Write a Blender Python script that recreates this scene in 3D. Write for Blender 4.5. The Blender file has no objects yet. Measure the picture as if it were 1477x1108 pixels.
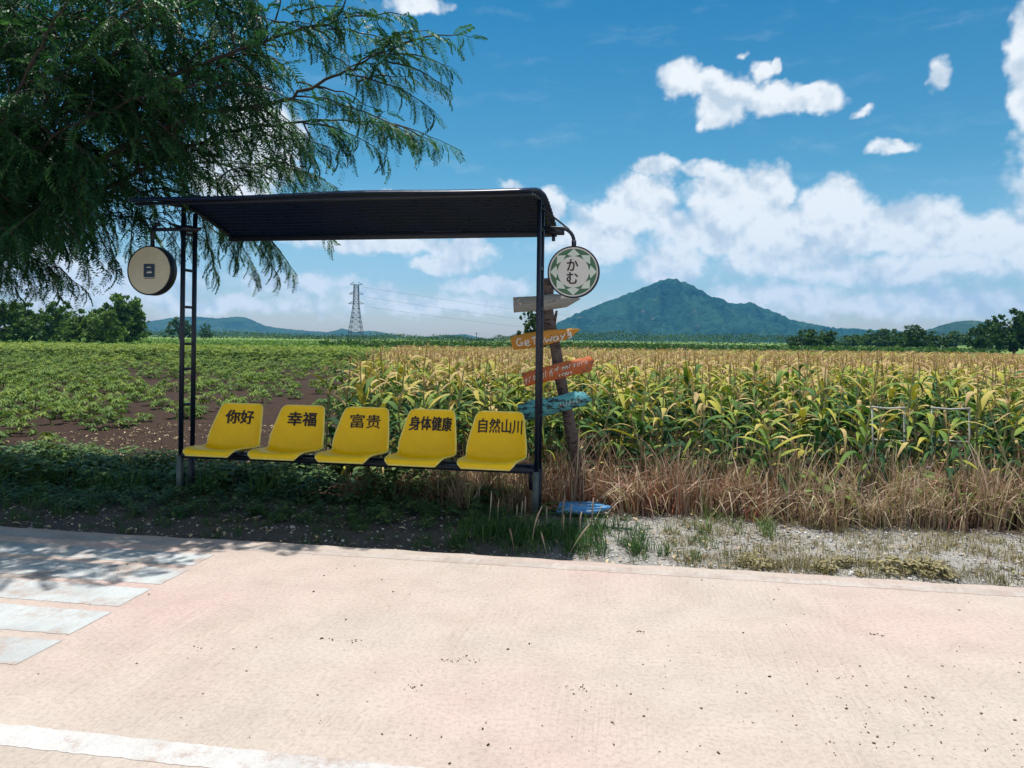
import bpy, math, random
import numpy as np
from mathutils import Vector, Matrix

# ------------------------------------------------------------------ camera, world, sun, exposure
S = bpy.context.scene
COL = S.collection
R = math.radians
rng = np.random.default_rng(11)
random.seed(11)

F_PX, CX, CY, ROLL, EYE = 1074.0, 738.5, 489.0, 0.0122, 1.6   # lens and horizon measured on a 1477 x 1108 frame
cam_d = bpy.data.cameras.new("camera")
cam = bpy.data.objects.new("camera", cam_d)
COL.objects.link(cam)
cam_d.sensor_fit = 'HORIZONTAL'
cam_d.sensor_width = 36.0
cam_d.lens = 36.0 * F_PX / 1477.0
cam_d.shift_y = -(554.0 - CY) / 1477.0
cam_d.clip_start = 0.05
cam_d.clip_end = 20000
r_ = Vector((math.cos(ROLL), 0, math.sin(ROLL)))
u_ = Vector((-math.sin(ROLL), 0, math.cos(ROLL)))
f_ = Vector((0, 1, 0))
cam.matrix_world = Matrix(((r_.x, u_.x, -f_.x, 0), (r_.y, u_.y, -f_.y, 0), (r_.z, u_.z, -f_.z, EYE), (0, 0, 0, 1)))
S.camera = cam
S.view_settings.view_transform = 'Standard'
S.view_settings.look = 'None'
S.view_settings.exposure = 0.58
S.view_settings.gamma = 1.0


def ray(x, y):
    a = (x - CX) / F_PX
    b = (CY - y) / F_PX
    return f_ + a * r_ + b * u_


def P(x, y, D):
    v = ray(x, y)
    return Vector((v.x * D, D, EYE + v.z * D))


def azel(x, y):
    v = ray(x, y).normalized()
    return math.atan2(v.x, v.y), math.asin(v.z)


SUN_DIR = Vector((-0.30, 0.53, 2.75)).normalized()      # towards the sun
sun_d = bpy.data.lights.new("sun", 'SUN')
sun_d.energy = 4.2
sun_d.angle = R(0.53)
sun_d.color = (1.0, 0.955, 0.89)
sun = bpy.data.objects.new("sun", sun_d)
COL.objects.link(sun)
sun.rotation_euler = SUN_DIR.to_track_quat('Z', 'Y').to_euler()
sun.location = (0, 0, 60)


def N(nt, typ, **kw):
    n = nt.nodes.new(typ)
    for k, v in kw.items():
        setattr(n, k, v)
    return n


def L(nt, a, b):
    nt.links.new(a, b)


def math_node(nt, op, a, b=None, c=None, clamp=False):
    n = N(nt, 'ShaderNodeMath', operation=op, use_clamp=clamp)
    for i, v in enumerate((a, b, c)):
        if v is None:
            continue
        if isinstance(v, (int, float)):
            n.inputs[i].default_value = v
        else:
            L(nt, v, n.inputs[i])
    return n.outputs[0]


def vmath(nt, op, a, b=None):
    n = N(nt, 'ShaderNodeVectorMath', operation=op)
    for i, v in enumerate((a, b)):
        if v is None:
            continue
        if isinstance(v, (tuple, list)):
            n.inputs[i].default_value = v
        else:
            L(nt, v, n.inputs[i])
    return n.outputs[1] if op in ('LENGTH', 'DOT_PRODUCT', 'DISTANCE') else n.outputs[0]


def mixc(nt, fac, a, b, blend='MIX'):
    n = N(nt, 'ShaderNodeMix', data_type='RGBA', blend_type=blend)
    for s, v in ((0, fac), (6, a), (7, b)):
        if isinstance(v, (int, float)):
            n.inputs[s].default_value = v
        elif isinstance(v, (tuple, list)):
            n.inputs[s].default_value = tuple(v) + ((1,) if len(v) == 3 else ())
        else:
            L(nt, v, n.inputs[s])
    return n.outputs[2]


def ramp(nt, fac, stops, interp='LINEAR'):
    n = N(nt, 'ShaderNodeValToRGB')
    e = n.color_ramp.elements
    n.color_ramp.interpolation = interp
    while len(e) < len(stops):
        e.new(0.5)
    for k, (p, c) in enumerate(stops):
        e[k].position = p
        e[k].color = tuple(c) + (1,) if len(c) == 3 else c
    L(nt, fac, n.inputs[0])
    return n.outputs[0]


def maprange(nt, v, a, b, c=0.0, d=1.0, smooth=True):
    n = N(nt, 'ShaderNodeMapRange', interpolation_type='SMOOTHSTEP' if smooth else 'LINEAR')
    n.inputs[1].default_value, n.inputs[2].default_value = a, b
    n.inputs[3].default_value, n.inputs[4].default_value = c, d
    L(nt, v, n.inputs[0])
    return n.outputs[0]


def noise(nt, vec, scale, detail=4.0, rough=0.55, dist=0.0):
    n = N(nt, 'ShaderNodeTexNoise')
    n.inputs['Scale'].default_value = scale
    n.inputs['Detail'].default_value = detail
    n.inputs['Roughness'].default_value = rough
    n.inputs['Distortion'].default_value = dist
    if vec is not None:
        L(nt, vec, n.inputs['Vector'])
    return n.outputs['Fac']


world = bpy.data.worlds.new("World")
S.world = world
world.use_nodes = True
world.cycles.sampling_method = 'MANUAL'
world.cycles.sample_map_resolution = 512
wn = world.node_tree
wn.nodes.clear()
w_out = N(wn, 'ShaderNodeOutputWorld')
w_bg = N(wn, 'ShaderNodeBackground')
w_bg.inputs['Strength'].default_value = 0.080
sky = N(wn, 'ShaderNodeTexSky')
sky.sky_type = 'NISHITA'
sky.sun_disc = False
sky.sun_elevation = math.asin(SUN_DIR.z)
sky.sun_rotation = math.atan2(SUN_DIR.x, SUN_DIR.y)
sky.air_density = 1.0
sky.dust_density = 0.6
sky.ozone_density = 2.0
tc = N(wn, 'ShaderNodeTexCoord')
sep = N(wn, 'ShaderNodeSeparateXYZ')
L(wn, tc.outputs['Generated'], sep.inputs[0])
az = math_node(wn, 'ARCTAN2', sep.outputs[0], sep.outputs[1])
el = math_node(wn, 'ARCSINE', sep.outputs[2])
comb = N(wn, 'ShaderNodeCombineXYZ')
L(wn, az, comb.inputs[0])
L(wn, el, comb.inputs[1])
ae = comb.outputs[0]
# a little domain warping so that cloud outlines billow
wx = noise(wn, ae, 22.0, 3.0, 0.6)
wmap = vmath(wn, 'ADD', ae, (3.7, 1.9, 0))
wy = noise(wn, wmap, 22.0, 3.0, 0.6)
wc = N(wn, 'ShaderNodeCombineXYZ')
L(wn, math_node(wn, 'MULTIPLY_ADD', wx, 0.034, -0.017), wc.inputs[0])
L(wn, math_node(wn, 'MULTIPLY_ADD', wy, 0.034, -0.017), wc.inputs[1])
aew = vmath(wn, 'ADD', ae, wc.outputs[0])
CLOUDS = [  # centre x, y, radii on the measured frame, weight
    (983, 112, 28, 23, 1), (1020, 122, 30, 20, 1), (1056, 142, 42, 24, 1), (1110, 143, 42, 20, 1), (1165, 146, 40, 17, 1),
    (1030, 166, 22, 18, .9), (1100, 106, 17, 12, .8), (1119, 98, 8, 10, .8), (1360, 107, 14, 17, .8), (1288, 215, 25, 9, .75),
    (1240, 162, 12, 5, .42), (1478, 100, 17, 70, .9), (600, 6, 44, 12, .85), (1074, 81, 9, 5, .5),
    (948, 240, 30, 16, .95), (1015, 241, 34, 11, .62), (930, 292, 48, 36, 1), (885, 318, 60, 28, 1), (1055, 285, 62, 38, 1.05),
    (1110, 276, 31, 33, 1), (1060, 330, 115, 36, .95), (1205, 300, 44, 36, 1), (1230, 332, 75, 34, 1), (1335, 315, 44, 28, .9),
    (1345, 342, 140, 27, .85), (1450, 352, 70, 20, .95), (968, 382, 48, 26, 1), (1130, 372, 80, 24, .85), (1300, 388, 200, 20, .62),
    (855, 352, 70, 30, .9), (795, 300, 22, 26, .9), (1120, 428, 110, 18, .6), (1320, 440, 220, 20, .62), (1000, 450, 150, 22, .5),
    (668, 365, 46, 22, .95), (640, 383, 46, 12, .85), (705, 412, 56, 16, .85), (560, 352, 140, 15, .68), (640, 440, 160, 14, .5),
    (375, 210, 52, 62, 1), (335, 250, 55, 50, 1), (120, 410, 130, 30, .62), (430, 410, 80, 18, .55), (540, 425, 50, 12, .55),
    (300, 440, 180, 14, .5), (735, 268, 20, 7, .5), (570, 285, 34, 8, .7), (60, 380, 90, 26, .6), (-120, 250, 120, 70, .9), (1640, 250, 110, 60, .9)]
total = None
low = None
for cx, cy, rx, ry, wt in CLOUDS:
    a0, e0 = azel(cx, cy)
    v = vmath(wn, 'SUBTRACT', aew, (a0, e0, 0))
    v = vmath(wn, 'MULTIPLY', v, (F_PX / rx / 1.25, F_PX / ry / 1.25, 0))
    d = vmath(wn, 'LENGTH', v)
    g = math_node(wn, 'MULTIPLY_ADD', d, -wt, wt)
    if total is None:
        total = g
    else:
        n = N(wn, 'ShaderNodeMath', operation='SMOOTH_MAX')
        L(wn, total, n.inputs[0])
        L(wn, g, n.inputs[1])
        n.inputs[2].default_value = 0.12
        total = n.outputs[0]
def billow(vec):
    """rounded lobes with finer ones on them"""
    vo = N(wn, 'ShaderNodeTexVoronoi', feature='F1', normalize=True)
    vo.inputs['Scale'].default_value = 34.0
    vo.inputs['Detail'].default_value = 2.0
    vo.inputs['Roughness'].default_value = 0.55
    L(wn, vec, vo.inputs['Vector'])
    lob = math_node(wn, 'MULTIPLY_ADD', vo.outputs['Distance'], -1.5, 1.0)
    return math_node(wn, 'ADD', math_node(wn, 'MULTIPLY', lob, 0.6), math_node(wn, 'MULTIPLY', noise(wn, vec, 50.0, 7.0, 0.62), 0.4))


nz = billow(ae)
nz2 = billow(vmath(wn, 'ADD', ae, (0.003, 0.011, 0)))
# the rest of the sky, outside this view: clouds added overhead and behind as fill light for the shaded seats
out_m = math_node(wn, 'MAXIMUM', maprange(wn, math_node(wn, 'ABSOLUTE', az), 0.85, 1.15), maprange(wn, el, 0.55, 0.8))
gen = math_node(wn, 'MULTIPLY_ADD', noise(wn, vmath(wn, 'MULTIPLY', ae, (1, 1.8, 1)), 3.2, 5.0, 0.55), 3.2, -1.45)
gen = math_node(wn, 'ADD', math_node(wn, 'MULTIPLY', gen, out_m), math_node(wn, 'MULTIPLY_ADD', out_m, 1.5, -1.5))
total = math_node(wn, 'MAXIMUM', total, math_node(wn, 'MINIMUM', gen, 1.0))
dens = math_node(wn, 'ADD', total, math_node(wn, 'MULTIPLY_ADD', nz, 0.95, -0.47))
alpha = maprange(wn, dens, -0.02, 0.42)
bz = noise(wn, aew, 17.0, 4.0, 0.5)
bz2 = noise(wn, vmath(wn, 'ADD', aew, (0.004, 0.020, 0)), 17.0, 4.0, 0.5)
# billows: brighter towards the side the sun lights, greyer in the thick lower body
relief = math_node(wn, 'ADD', math_node(wn, 'SUBTRACT', bz, bz2), math_node(wn, 'MULTIPLY', math_node(wn, 'SUBTRACT', nz, nz2), 0.55))
lum = math_node(wn, 'MULTIPLY_ADD', relief, 2.6, 0.78, clamp=True)
thick = maprange(wn, dens, 0.25, 1.0)
ccol = ramp(wn, lum, [(0.30, (5.2, 6.0, 6.8)), (0.95, (8.3, 8.5, 8.6))])
# thin cirrus and the pale lower air
cir = noise(wn, vmath(wn, 'MULTIPLY', aew, (7, 30, 0)), 1.0, 5.0, 0.6)
cirm = math_node(wn, 'MULTIPLY', maprange(wn, cir, 0.52, 0.8), 0.15)
tint = ramp(wn, el, [(0.0, (1.15, 1.06, 1.08)), (0.10, (0.80, 1.00, 1.02)), (0.22, (0.36, 0.82, 0.88)), (0.44, (0.11, 0.66, 0.84)), (0.9, (0.22, 0.62, 0.84))])
skyc = mixc(wn, 1.0, sky.outputs[0], tint, 'MULTIPLY')
skyc = mixc(wn, cirm, skyc, (6.5, 7.6, 8.2))
final = mixc(wn, math_node(wn, 'MULTIPLY', alpha, 0.96), skyc, ccol)
L(wn, final, w_bg.inputs['Color'])
L(wn, w_bg.outputs[0], w_out.inputs['Surface'])

# ------------------------------------------------------------------ helpers


def tag(o, label=None, cat=None, group=None, kind=None):
    if label:
        o['label'] = label
    if cat:
        o['category'] = cat
    if group:
        o['group'] = group
    if kind:
        o['kind'] = kind
    return o


def empty(name, loc=(0, 0, 0), rz=0.0):
    o = bpy.data.objects.new(name, None)
    o.empty_display_size = 0.2
    o.location = loc
    o.rotation_euler = (0, 0, rz)
    COL.objects.link(o)
    return o


class Geo:
    """vertices, faces and a per-vertex tint collected in arrays, linked as ONE mesh object"""

    def __init__(self):
        self.v, self.q, self.t, self.n = [], [], [], 0
        self.tri, self.poly = [], []

    def add(self, v, q=None, tint=0.5, tri=None):
        v = np.asarray(v, float).reshape(-1, 3)
        self.v.append(v)
        self.t.append(np.broadcast_to(np.asarray(tint, float), (len(v),)))
        if q is not None and len(q):
            self.q.append(np.asarray(q, int).reshape(-1, 4) + self.n)
        if tri is not None and len(tri):
            self.tri.append(np.asarray(tri, int).reshape(-1, 3) + self.n)
        self.n += len(v)

    def addpoly(self, v, faces, tint=0.5):
        v = np.asarray(v, float).reshape(-1, 3)
        self.v.append(v)
        self.t.append(np.broadcast_to(np.asarray(tint, float), (len(v),)))
        for f in faces:
            self.poly.append([i + self.n for i in f])
        self.n += len(v)

    def arrays(self):
        V = np.concatenate(self.v) if self.v else np.zeros((0, 3))
        T = np.concatenate(self.t) if self.t else np.zeros(0)
        Q = np.concatenate(self.q) if self.q else np.zeros((0, 4), int)
        return V, Q, T

    def mesh(self, name, mats, smooth=False):
        V, Q, T = self.arrays()
        TR = np.concatenate(self.tri) if self.tri else np.zeros((0, 3), int)
        me = bpy.data.meshes.new(name)
        nq, nt = len(Q), len(TR)
        loops = np.concatenate([Q.ravel(), TR.ravel()] + [np.array(p) for p in self.poly]).astype(np.int32)
        tot = np.concatenate([np.full(nq, 4), np.full(nt, 3), np.array([len(p) for p in self.poly], int)]).astype(np.int32)
        start = np.concatenate([[0], np.cumsum(tot)[:-1]]).astype(np.int32) if len(tot) else np.zeros(0, np.int32)
        me.vertices.add(len(V))
        me.vertices.foreach_set('co', V.astype(np.float32).ravel())
        me.loops.add(len(loops))
        me.loops.foreach_set('vertex_index', loops)
        me.polygons.add(len(tot))
        me.polygons.foreach_set('loop_start', start)
        me.polygons.foreach_set('loop_total', tot)
        if smooth:
            me.polygons.foreach_set('use_smooth', np.ones(len(tot), bool))
        at = me.attributes.new('tint', 'FLOAT', 'POINT')
        at.data.foreach_set('value', T.astype(np.float32))
        me.update(calc_edges=True)
        me.validate()
        for m in (mats if isinstance(mats, (list, tuple)) else [mats]):
            me.materials.append(m)
        return me

    def build(self, name, mats, parent=None, smooth=False, loc=None):
        o = bpy.data.objects.new(name, self.mesh(name, mats, smooth))
        COL.objects.link(o)
        if parent:
            o.parent = parent
        if loc is not None:
            o.location = loc
        return o

    # shapes
    def box(self, c, s, M=None, tint=0.5, bev=0.0):
        c, s = np.array(c, float), np.array(s, float) / 2
        if bev <= 0:
            k = np.array([[x, y, z] for x in (-1, 1) for y in (-1, 1) for z in (-1, 1)], float) * s
            q = [[0, 1, 3, 2], [4, 6, 7, 5], [0, 4, 5, 1], [2, 3, 7, 6], [0, 2, 6, 4], [1, 5, 7, 3]]
            if M is not None:
                k = k @ np.array(M).T
            self.add(k + c, q, tint)
            return
        # chamfered along its longest axis
        ax = int(np.argmax(s))
        o1, o2 = [i for i in range(3) if i != ax]
        pts = []
        for sg in (-1, 1):
            for a, b in ((-1, -1 + 0), (1, -1), (1, 1), (-1, 1)):
                for j in (0, 1):
                    p = np.zeros(3)
                    p[ax] = sg * s[ax]
                    if a * b > 0:
                        ja = j
                    else:
                        ja = 1 - j
                    p[o1] = a * (s[o1] - (bev if ja else 0))
                    p[o2] = b * (s[o2] - (0 if ja else bev))
                    pts.append(p)
        pts = np.array(pts)
        if M is not None:
            pts = pts @ np.array(M).T
        faces = [[i, (i + 1) % 8, 8 + (i + 1) % 8, 8 + i] for i in range(8)]
        faces += [list(range(7, -1, -1)), list(range(8, 16))]
        self.addpoly(pts + c, faces, tint)

    def tube(self, pts, rad, n=8, tint=0.5, caps=True):
        pts = np.asarray(pts, float)
        k = len(pts)
        rad = np.broadcast_to(np.asarray(rad, float), (k,))
        tg = np.gradient(pts, axis=0)
        tg /= np.linalg.norm(tg, axis=1)[:, None] + 1e-9
        ref = np.array([0, 0, 1.0]) if abs(tg[0][2]) < 0.9 else np.array([1.0, 0, 0])
        ang = np.linspace(0, 2 * np.pi, n, endpoint=False)
        V = []
        a = np.cross(tg[0], ref)
        a /= np.linalg.norm(a)
        for i in range(k):
            a = a - tg[i] * np.dot(a, tg[i])
            a /= np.linalg.norm(a) + 1e-9
            b = np.cross(tg[i], a)
            V.append(pts[i] + rad[i] * (np.cos(ang)[:, None] * a + np.sin(ang)[:, None] * b))
        V = np.concatenate(V)
        q = []
        for i in range(k - 1):
            for j in range(n):
                q.append([i * n + j, i * n + (j + 1) % n, (i + 1) * n + (j + 1) % n, (i + 1) * n + j])
        base = self.n
        self.add(V, q, tint)
        if caps:
            self.poly.append([base + j for j in range(n - 1, -1, -1)])
            self.poly.append([base + (k - 1) * n + j for j in range(n)])

    def ribbon(self, pts, w, side, tint=0.5, fold=0.0):
        """leaf-like strip along pts; side = width direction; fold lifts the edges (V shape, two quads across)"""
        pts = np.asarray(pts, float)
        k = len(pts)
        w = np.broadcast_to(np.asarray(w, float), (k,))
        side = np.broadcast_to(np.asarray(side, float), (k, 3))
        tint = np.broadcast_to(np.asarray(tint, float), (k,))
        if fold == 0:
            V = np.stack([pts - side * w[:, None] / 2, pts + side * w[:, None] / 2], 1).reshape(-1, 3)
            q = [[2 * i, 2 * i + 1, 2 * i + 3, 2 * i + 2] for i in range(k - 1)]
            self.add(V, q, np.repeat(tint, 2))
        else:
            tg = np.gradient(pts, axis=0)
            up = np.cross(side, tg)
            up /= np.linalg.norm(up, axis=1)[:, None] + 1e-9
            lift = up * (w * fold)[:, None]
            V = np.stack([pts - side * w[:, None] / 2 + lift, pts, pts + side * w[:, None] / 2 + lift], 1).reshape(-1, 3)
            q = []
            for i in range(k - 1):
                for j in (0, 1):
                    q.append([3 * i + j, 3 * i + j + 1, 3 * i + 3 + j + 1, 3 * i + 3 + j])
            self.add(V, q, np.repeat(tint, 3))


def scatter(geo, templ, pos, rz, sc, tilt=None, dt=None):
    """merge copies of template arrays (V,Q,T) into geo"""
    V, Q, T = templ
    k = len(pos)
    if k == 0:
        return
    c, s = np.cos(rz), np.sin(rz)
    sc = np.asarray(sc, float)
    if sc.ndim == 1:
        sc = np.repeat(sc[:, None], 3, 1)
    W = V[None] * sc[:, None, :]
    if tilt is not None:      # tilt about local x
        ct, st = np.cos(tilt)[:, None], np.sin(tilt)[:, None]
        W = np.stack([W[:, :, 0], W[:, :, 1] * ct - W[:, :, 2] * st, W[:, :, 1] * st + W[:, :, 2] * ct], 2)
    X = W[:, :, 0] * c[:, None] - W[:, :, 1] * s[:, None]
    Y = W[:, :, 0] * s[:, None] + W[:, :, 1] * c[:, None]
    W = np.stack([X, Y, W[:, :, 2]], 2) + np.asarray(pos)[:, None, :]
    QQ = (Q[None] + (np.arange(k) * len(V))[:, None, None]).reshape(-1, 4)
    TT = np.repeat(T[None], k, 0)
    if dt is not None:
        TT = TT + dt[:, None]
    geo.add(W.reshape(-1, 3), QQ, np.clip(TT, 0, 1).ravel())


# ------------------------------------------------------------------ materials


def new_mat(name):
    m = bpy.data.materials.new(name)
    m.use_nodes = True
    nt = m.node_tree
    b = nt.nodes['Principled BSDF']
    return m, nt, b


def objco(nt):
    return N(nt, 'ShaderNodeTexCoord').outputs['Object']


def bump(nt, b, h, strength=0.4, dist=0.01):
    n = N(nt, 'ShaderNodeBump')
    n.inputs['Strength'].default_value = strength
    n.inputs['Distance'].default_value = dist
    L(nt, h, n.inputs['Height'])
    L(nt, n.outputs[0], b.inputs['Normal'])


def simple(name, col, rough=0.5, var=0.25, scale=8.0, metal=0.0, spec=0.5, bmp=0.15, dirt_or_shade=None):
    m, nt, b = new_mat(name)
    v = objco(nt)
    n1 = noise(nt, v, scale, 5, 0.6)
    n2 = noise(nt, v, scale * 7, 3, 0.6)
    f = math_node(nt, 'ADD', math_node(nt, 'MULTIPLY', n1, 0.65), math_node(nt, 'MULTIPLY', n2, 0.35))
    lo = [c * (1 - var) for c in col]
    hi = [min(1, c * (1 + var)) for c in col]
    c = ramp(nt, f, [(0.3, lo), (0.7, hi)])
    if dirt_or_shade:
        dm = maprange(nt, noise(nt, v, scale * 0.8, 7, 0.7), dirt_or_shade[1], dirt_or_shade[1] + 0.12)
        c = mixc(nt, dm, c, dirt_or_shade[0])
    L(nt, c, b.inputs['Base Color'])
    L(nt, ramp(nt, n2, [(0.2, (rough * 0.8,) * 3), (0.8, (min(1, rough * 1.2),) * 3)]), b.inputs['Roughness'])
    b.inputs['Metallic'].default_value = metal
    b.inputs['Specular IOR Level'].default_value = spec
    if bmp:
        bump(nt, b, n2, bmp, 0.004)
    return m


def leafmat(name, stops, trans=0.35, rough=0.55, isl=0.22, spec=0.35):
    """foliage: the per-vertex tint runs along the ramp, every leaf shifted a little; light passes through"""
    m, nt, b = new_mat(name)
    at = N(nt, 'ShaderNodeAttribute', attribute_name='tint')
    g = N(nt, 'ShaderNodeNewGeometry')
    f = math_node(nt, 'ADD', at.outputs['Fac'], math_node(nt, 'MULTIPLY_ADD', g.outputs['Random Per Island'], isl, -isl / 2), clamp=True)
    c = ramp(nt, f, stops)
    L(nt, c, b.inputs['Base Color'])
    b.inputs['Roughness'].default_value = rough
    b.inputs['Specular IOR Level'].default_value = spec
    tr = N(nt, 'ShaderNodeBsdfTranslucent')
    L(nt, mixc(nt, 1.0, c, (1.0, 1.0, 0.55), 'MULTIPLY'), tr.inputs['Color'])
    mx = N(nt, 'ShaderNodeMixShader')
    mx.inputs[0].default_value = trans
    L(nt, b.outputs[0], mx.inputs[1])
    L(nt, tr.outputs[0], mx.inputs[2])
    L(nt, mx.outputs[0], nt.nodes['Material Output'].inputs['Surface'])
    return m


M_STEEL = simple('navy_painted_steel', (0.004, 0.010, 0.026), 0.45, 0.4, 14, 0.0, 0.5, 0.1, ((0.035, 0.022, 0.018), 0.68))
M_SHEET = simple('dark_blue_roof_sheet', (0.004, 0.012, 0.042), 0.30, 0.3, 3, 0.0, 0.5, 0.05, ((0.012, 0.018, 0.03), 0.62))
M_STUB = simple('grey_galvanised_tube', (0.085, 0.11, 0.105), 0.55, 0.3, 12, 0.3)
M_YELLOW = simple('yellow_fibreglass', (1.0, 0.575, 0.003), 0.46, 0.10, 5, 0.0, 0.3, 0.03, ((0.80, 0.46, 0.03), 0.64))
M_RIM = simple('worn_yellow_rim', (0.90, 0.70, 0.14), 0.4, 0.12, 30)
M_INK = simple('black_lettering', (0.018, 0.010, 0.010), 0.6, 0.2, 30, bmp=0)
M_WHITEINK = simple('white_brush_paint', (0.72, 0.66, 0.58), 0.7, 0.2, 60)
M_CREAM = simple('cream_acrylic_face', (0.60, 0.57, 0.42), 0.4, 0.10, 4, dirt_or_shade=((0.42, 0.38, 0.26), 0.62))
M_WHITEFACE = simple('white_acrylic_face', (0.66, 0.64, 0.60), 0.4, 0.05, 4)
M_PALE = simple('pale_green_vinyl', (0.62, 0.68, 0.60), 0.45, 0.08, 6, bmp=0)
M_GREEN = simple('dark_green_vinyl', (0.055, 0.15, 0.075), 0.45, 0.2, 9, bmp=0)
M_NAVYLOGO = simple('navy_print', (0.02, 0.06, 0.11), 0.5, 0.2, 20, bmp=0)


def wood(name, col, worn, thr, grain=(3, 3, 60), rough=0.75):
    """paint flaking off weathered timber: base colour with worn patches that have their own outline"""
    m, nt, b = new_mat(name)
    v = objco(nt)
    g = noise(nt, vmath(nt, 'MULTIPLY', v, grain), 3.0, 6, 0.65)
    p = noise(nt, vmath(nt, 'MULTIPLY', v, (1, 1, 2.2)), 16.0, 8, 0.72)
    base = ramp(nt, g, [(0.25, [c * 0.7 for c in col]), (0.75, [min(1, c * 1.25) for c in col])])
    wc_ = ramp(nt, g, [(0.3, [c * 0.5 for c in worn]), (0.7, worn)])
    f = maprange(nt, p, thr, thr + 0.05)
    L(nt, mixc(nt, f, base, wc_), b.inputs['Base Color'])
    b.inputs['Roughness'].default_value = rough
    bump(nt, b, math_node(nt, 'ADD', g, math_node(nt, 'MULTIPLY', f, -0.5)), 0.6, 0.006)
    return m


M_GREYWOOD = wood('weathered_grey_board', (0.30, 0.30, 0.28), (0.16, 0.13, 0.11), 0.62)
M_ORANGE = wood('orange_painted_board', (0.58, 0.26, 0.035), (0.20, 0.10, 0.03), 0.64)
M_RED = wood('red_orange_painted_board', (0.55, 0.14, 0.04), (0.36, 0.17, 0.11), 0.55)
M_TEAL = wood('flaking_teal_board', (0.10, 0.36, 0.40), (0.03, 0.05, 0.055), 0.515)
M_BLUE = wood('blue_painted_board', (0.07, 0.27, 0.54), (0.40, 0.52, 0.60), 0.53)
M_LOG = wood('grey_brown_log', (0.125, 0.092, 0.082), (0.045, 0.032, 0.030), 0.52, (8, 8, 1.2), 0.9)
M_BARK = wood('dark_tree_bark', (0.040, 0.032, 0.026), (0.016, 0.013, 0.011), 0.6, (6, 6, 1.5), 0.9)
M_FARBARK = simple('brown_bark', (0.09, 0.07, 0.05), 0.9)

# ------------------------------------------------------------------ the setting: ground, road, verge, hills
RE = np.array([0.9877, -0.1564])       # along the road (to the right)
RN = np.array([0.1564, 0.9877])        # across it, away from the camera


def rd(u, v, z=0.0):
    return (u * RE[0] + v * RN[0], u * RE[1] + v * RN[1], z)


def road_v(x, y):
    return x * RN[0] + y * RN[1]


def corn_edge(y):
    return -0.95 - 0.135 * y


def ground_mat():
    m, nt, b = new_mat('field_ground')
    v = objco(nt)
    sp = N(nt, 'ShaderNodeSeparateXYZ')
    L(nt, v, sp.inputs[0])
    x, y = sp.outputs[0], sp.outputs[1]
    rv = math_node(nt, 'ADD', math_node(nt, 'MULTIPLY', x, float(RN[0])), math_node(nt, 'MULTIPLY', y, float(RN[1])))
    n_big = noise(nt, v, 0.7, 5, 0.6)
    n_mid = noise(nt, v, 7.0, 6, 0.65)
    n_fine = noise(nt, v, 60.0, 5, 0.7)
    soil = ramp(nt, math_node(nt, 'ADD', math_node(nt, 'MULTIPLY', n_mid, 0.6), math_node(nt, 'MULTIPLY', n_fine, 0.4)),
                [(0.3, (0.016, 0.010, 0.007)), (0.55, (0.048, 0.028, 0.019)), (0.75, (0.095, 0.058, 0.040))])
    grav = ramp(nt, math_node(nt, 'ADD', math_node(nt, 'MULTIPLY', n_mid, 0.45), math_node(nt, 'MULTIPLY', n_fine, 0.55)),
                [(0.28, (0.10, 0.085, 0.07)), (0.5, (0.30, 0.285, 0.26)), (0.72, (0.50, 0.485, 0.46))])
    dirt_or_shade = maprange(nt, math_node(nt, 'ADD', x, math_node(nt, 'MULTIPLY_ADD', n_mid, 1.6, -0.8)), -0.2, 1.0, 0.85, 0.0)  # left verge: littered dirt, with shade also painted into its darker colour
    grav = mixc(nt, dirt_or_shade, grav, ramp(nt, n_fine, [(0.3, (0.018, 0.016, 0.012)), (0.7, (0.070, 0.064, 0.055))]))
    edge = math_node(nt, 'ADD', rv, math_node(nt, 'MULTIPLY_ADD', n_mid, 1.0, -0.5))
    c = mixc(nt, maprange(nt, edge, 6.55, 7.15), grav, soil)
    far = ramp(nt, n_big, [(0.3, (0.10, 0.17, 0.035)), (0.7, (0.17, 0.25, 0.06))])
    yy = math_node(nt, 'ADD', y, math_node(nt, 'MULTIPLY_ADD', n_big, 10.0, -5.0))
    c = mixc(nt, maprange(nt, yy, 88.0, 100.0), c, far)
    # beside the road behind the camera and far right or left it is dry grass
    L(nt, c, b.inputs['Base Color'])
    b.inputs['Roughness'].default_value = 0.95
    b.inputs['Specular IOR Level'].default_value = 0.15
    bump(nt, b, math_node(nt, 'ADD', math_node(nt, 'MULTIPLY', n_mid, 0.8), math_node(nt, 'MULTIPLY', n_fine, 0.35)), 0.9, 0.05)
    return m


def hsum(x, y, seed, octs):
    r = np.random.default_rng(seed)
    z = np.zeros_like(x)
    for wl, amp in octs:
        for _ in range(4):
            th = r.uniform(0, 2 * np.pi)
            z += amp * 0.5 * np.sin((x * np.cos(th) + y * np.sin(th)) * 2 * np.pi / wl + r.uniform(0, 6.28))
    return z


def gheight(x, y):
    """flat land, a few centimetres of relief in the verge and the fields, nothing under the road"""
    x, y = np.asarray(x, float), np.asarray(y, float)
    v = road_v(x, y)
    k = np.clip((v - 5.5) / 0.6, 0, 1) * np.clip((140 - y) / 60, 0, 1)
    return -0.035 + k * (0.03 + hsum(x, y, 5, [(2.2, 0.012), (0.8, 0.008), (0.3, 0.005)]))


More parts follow.
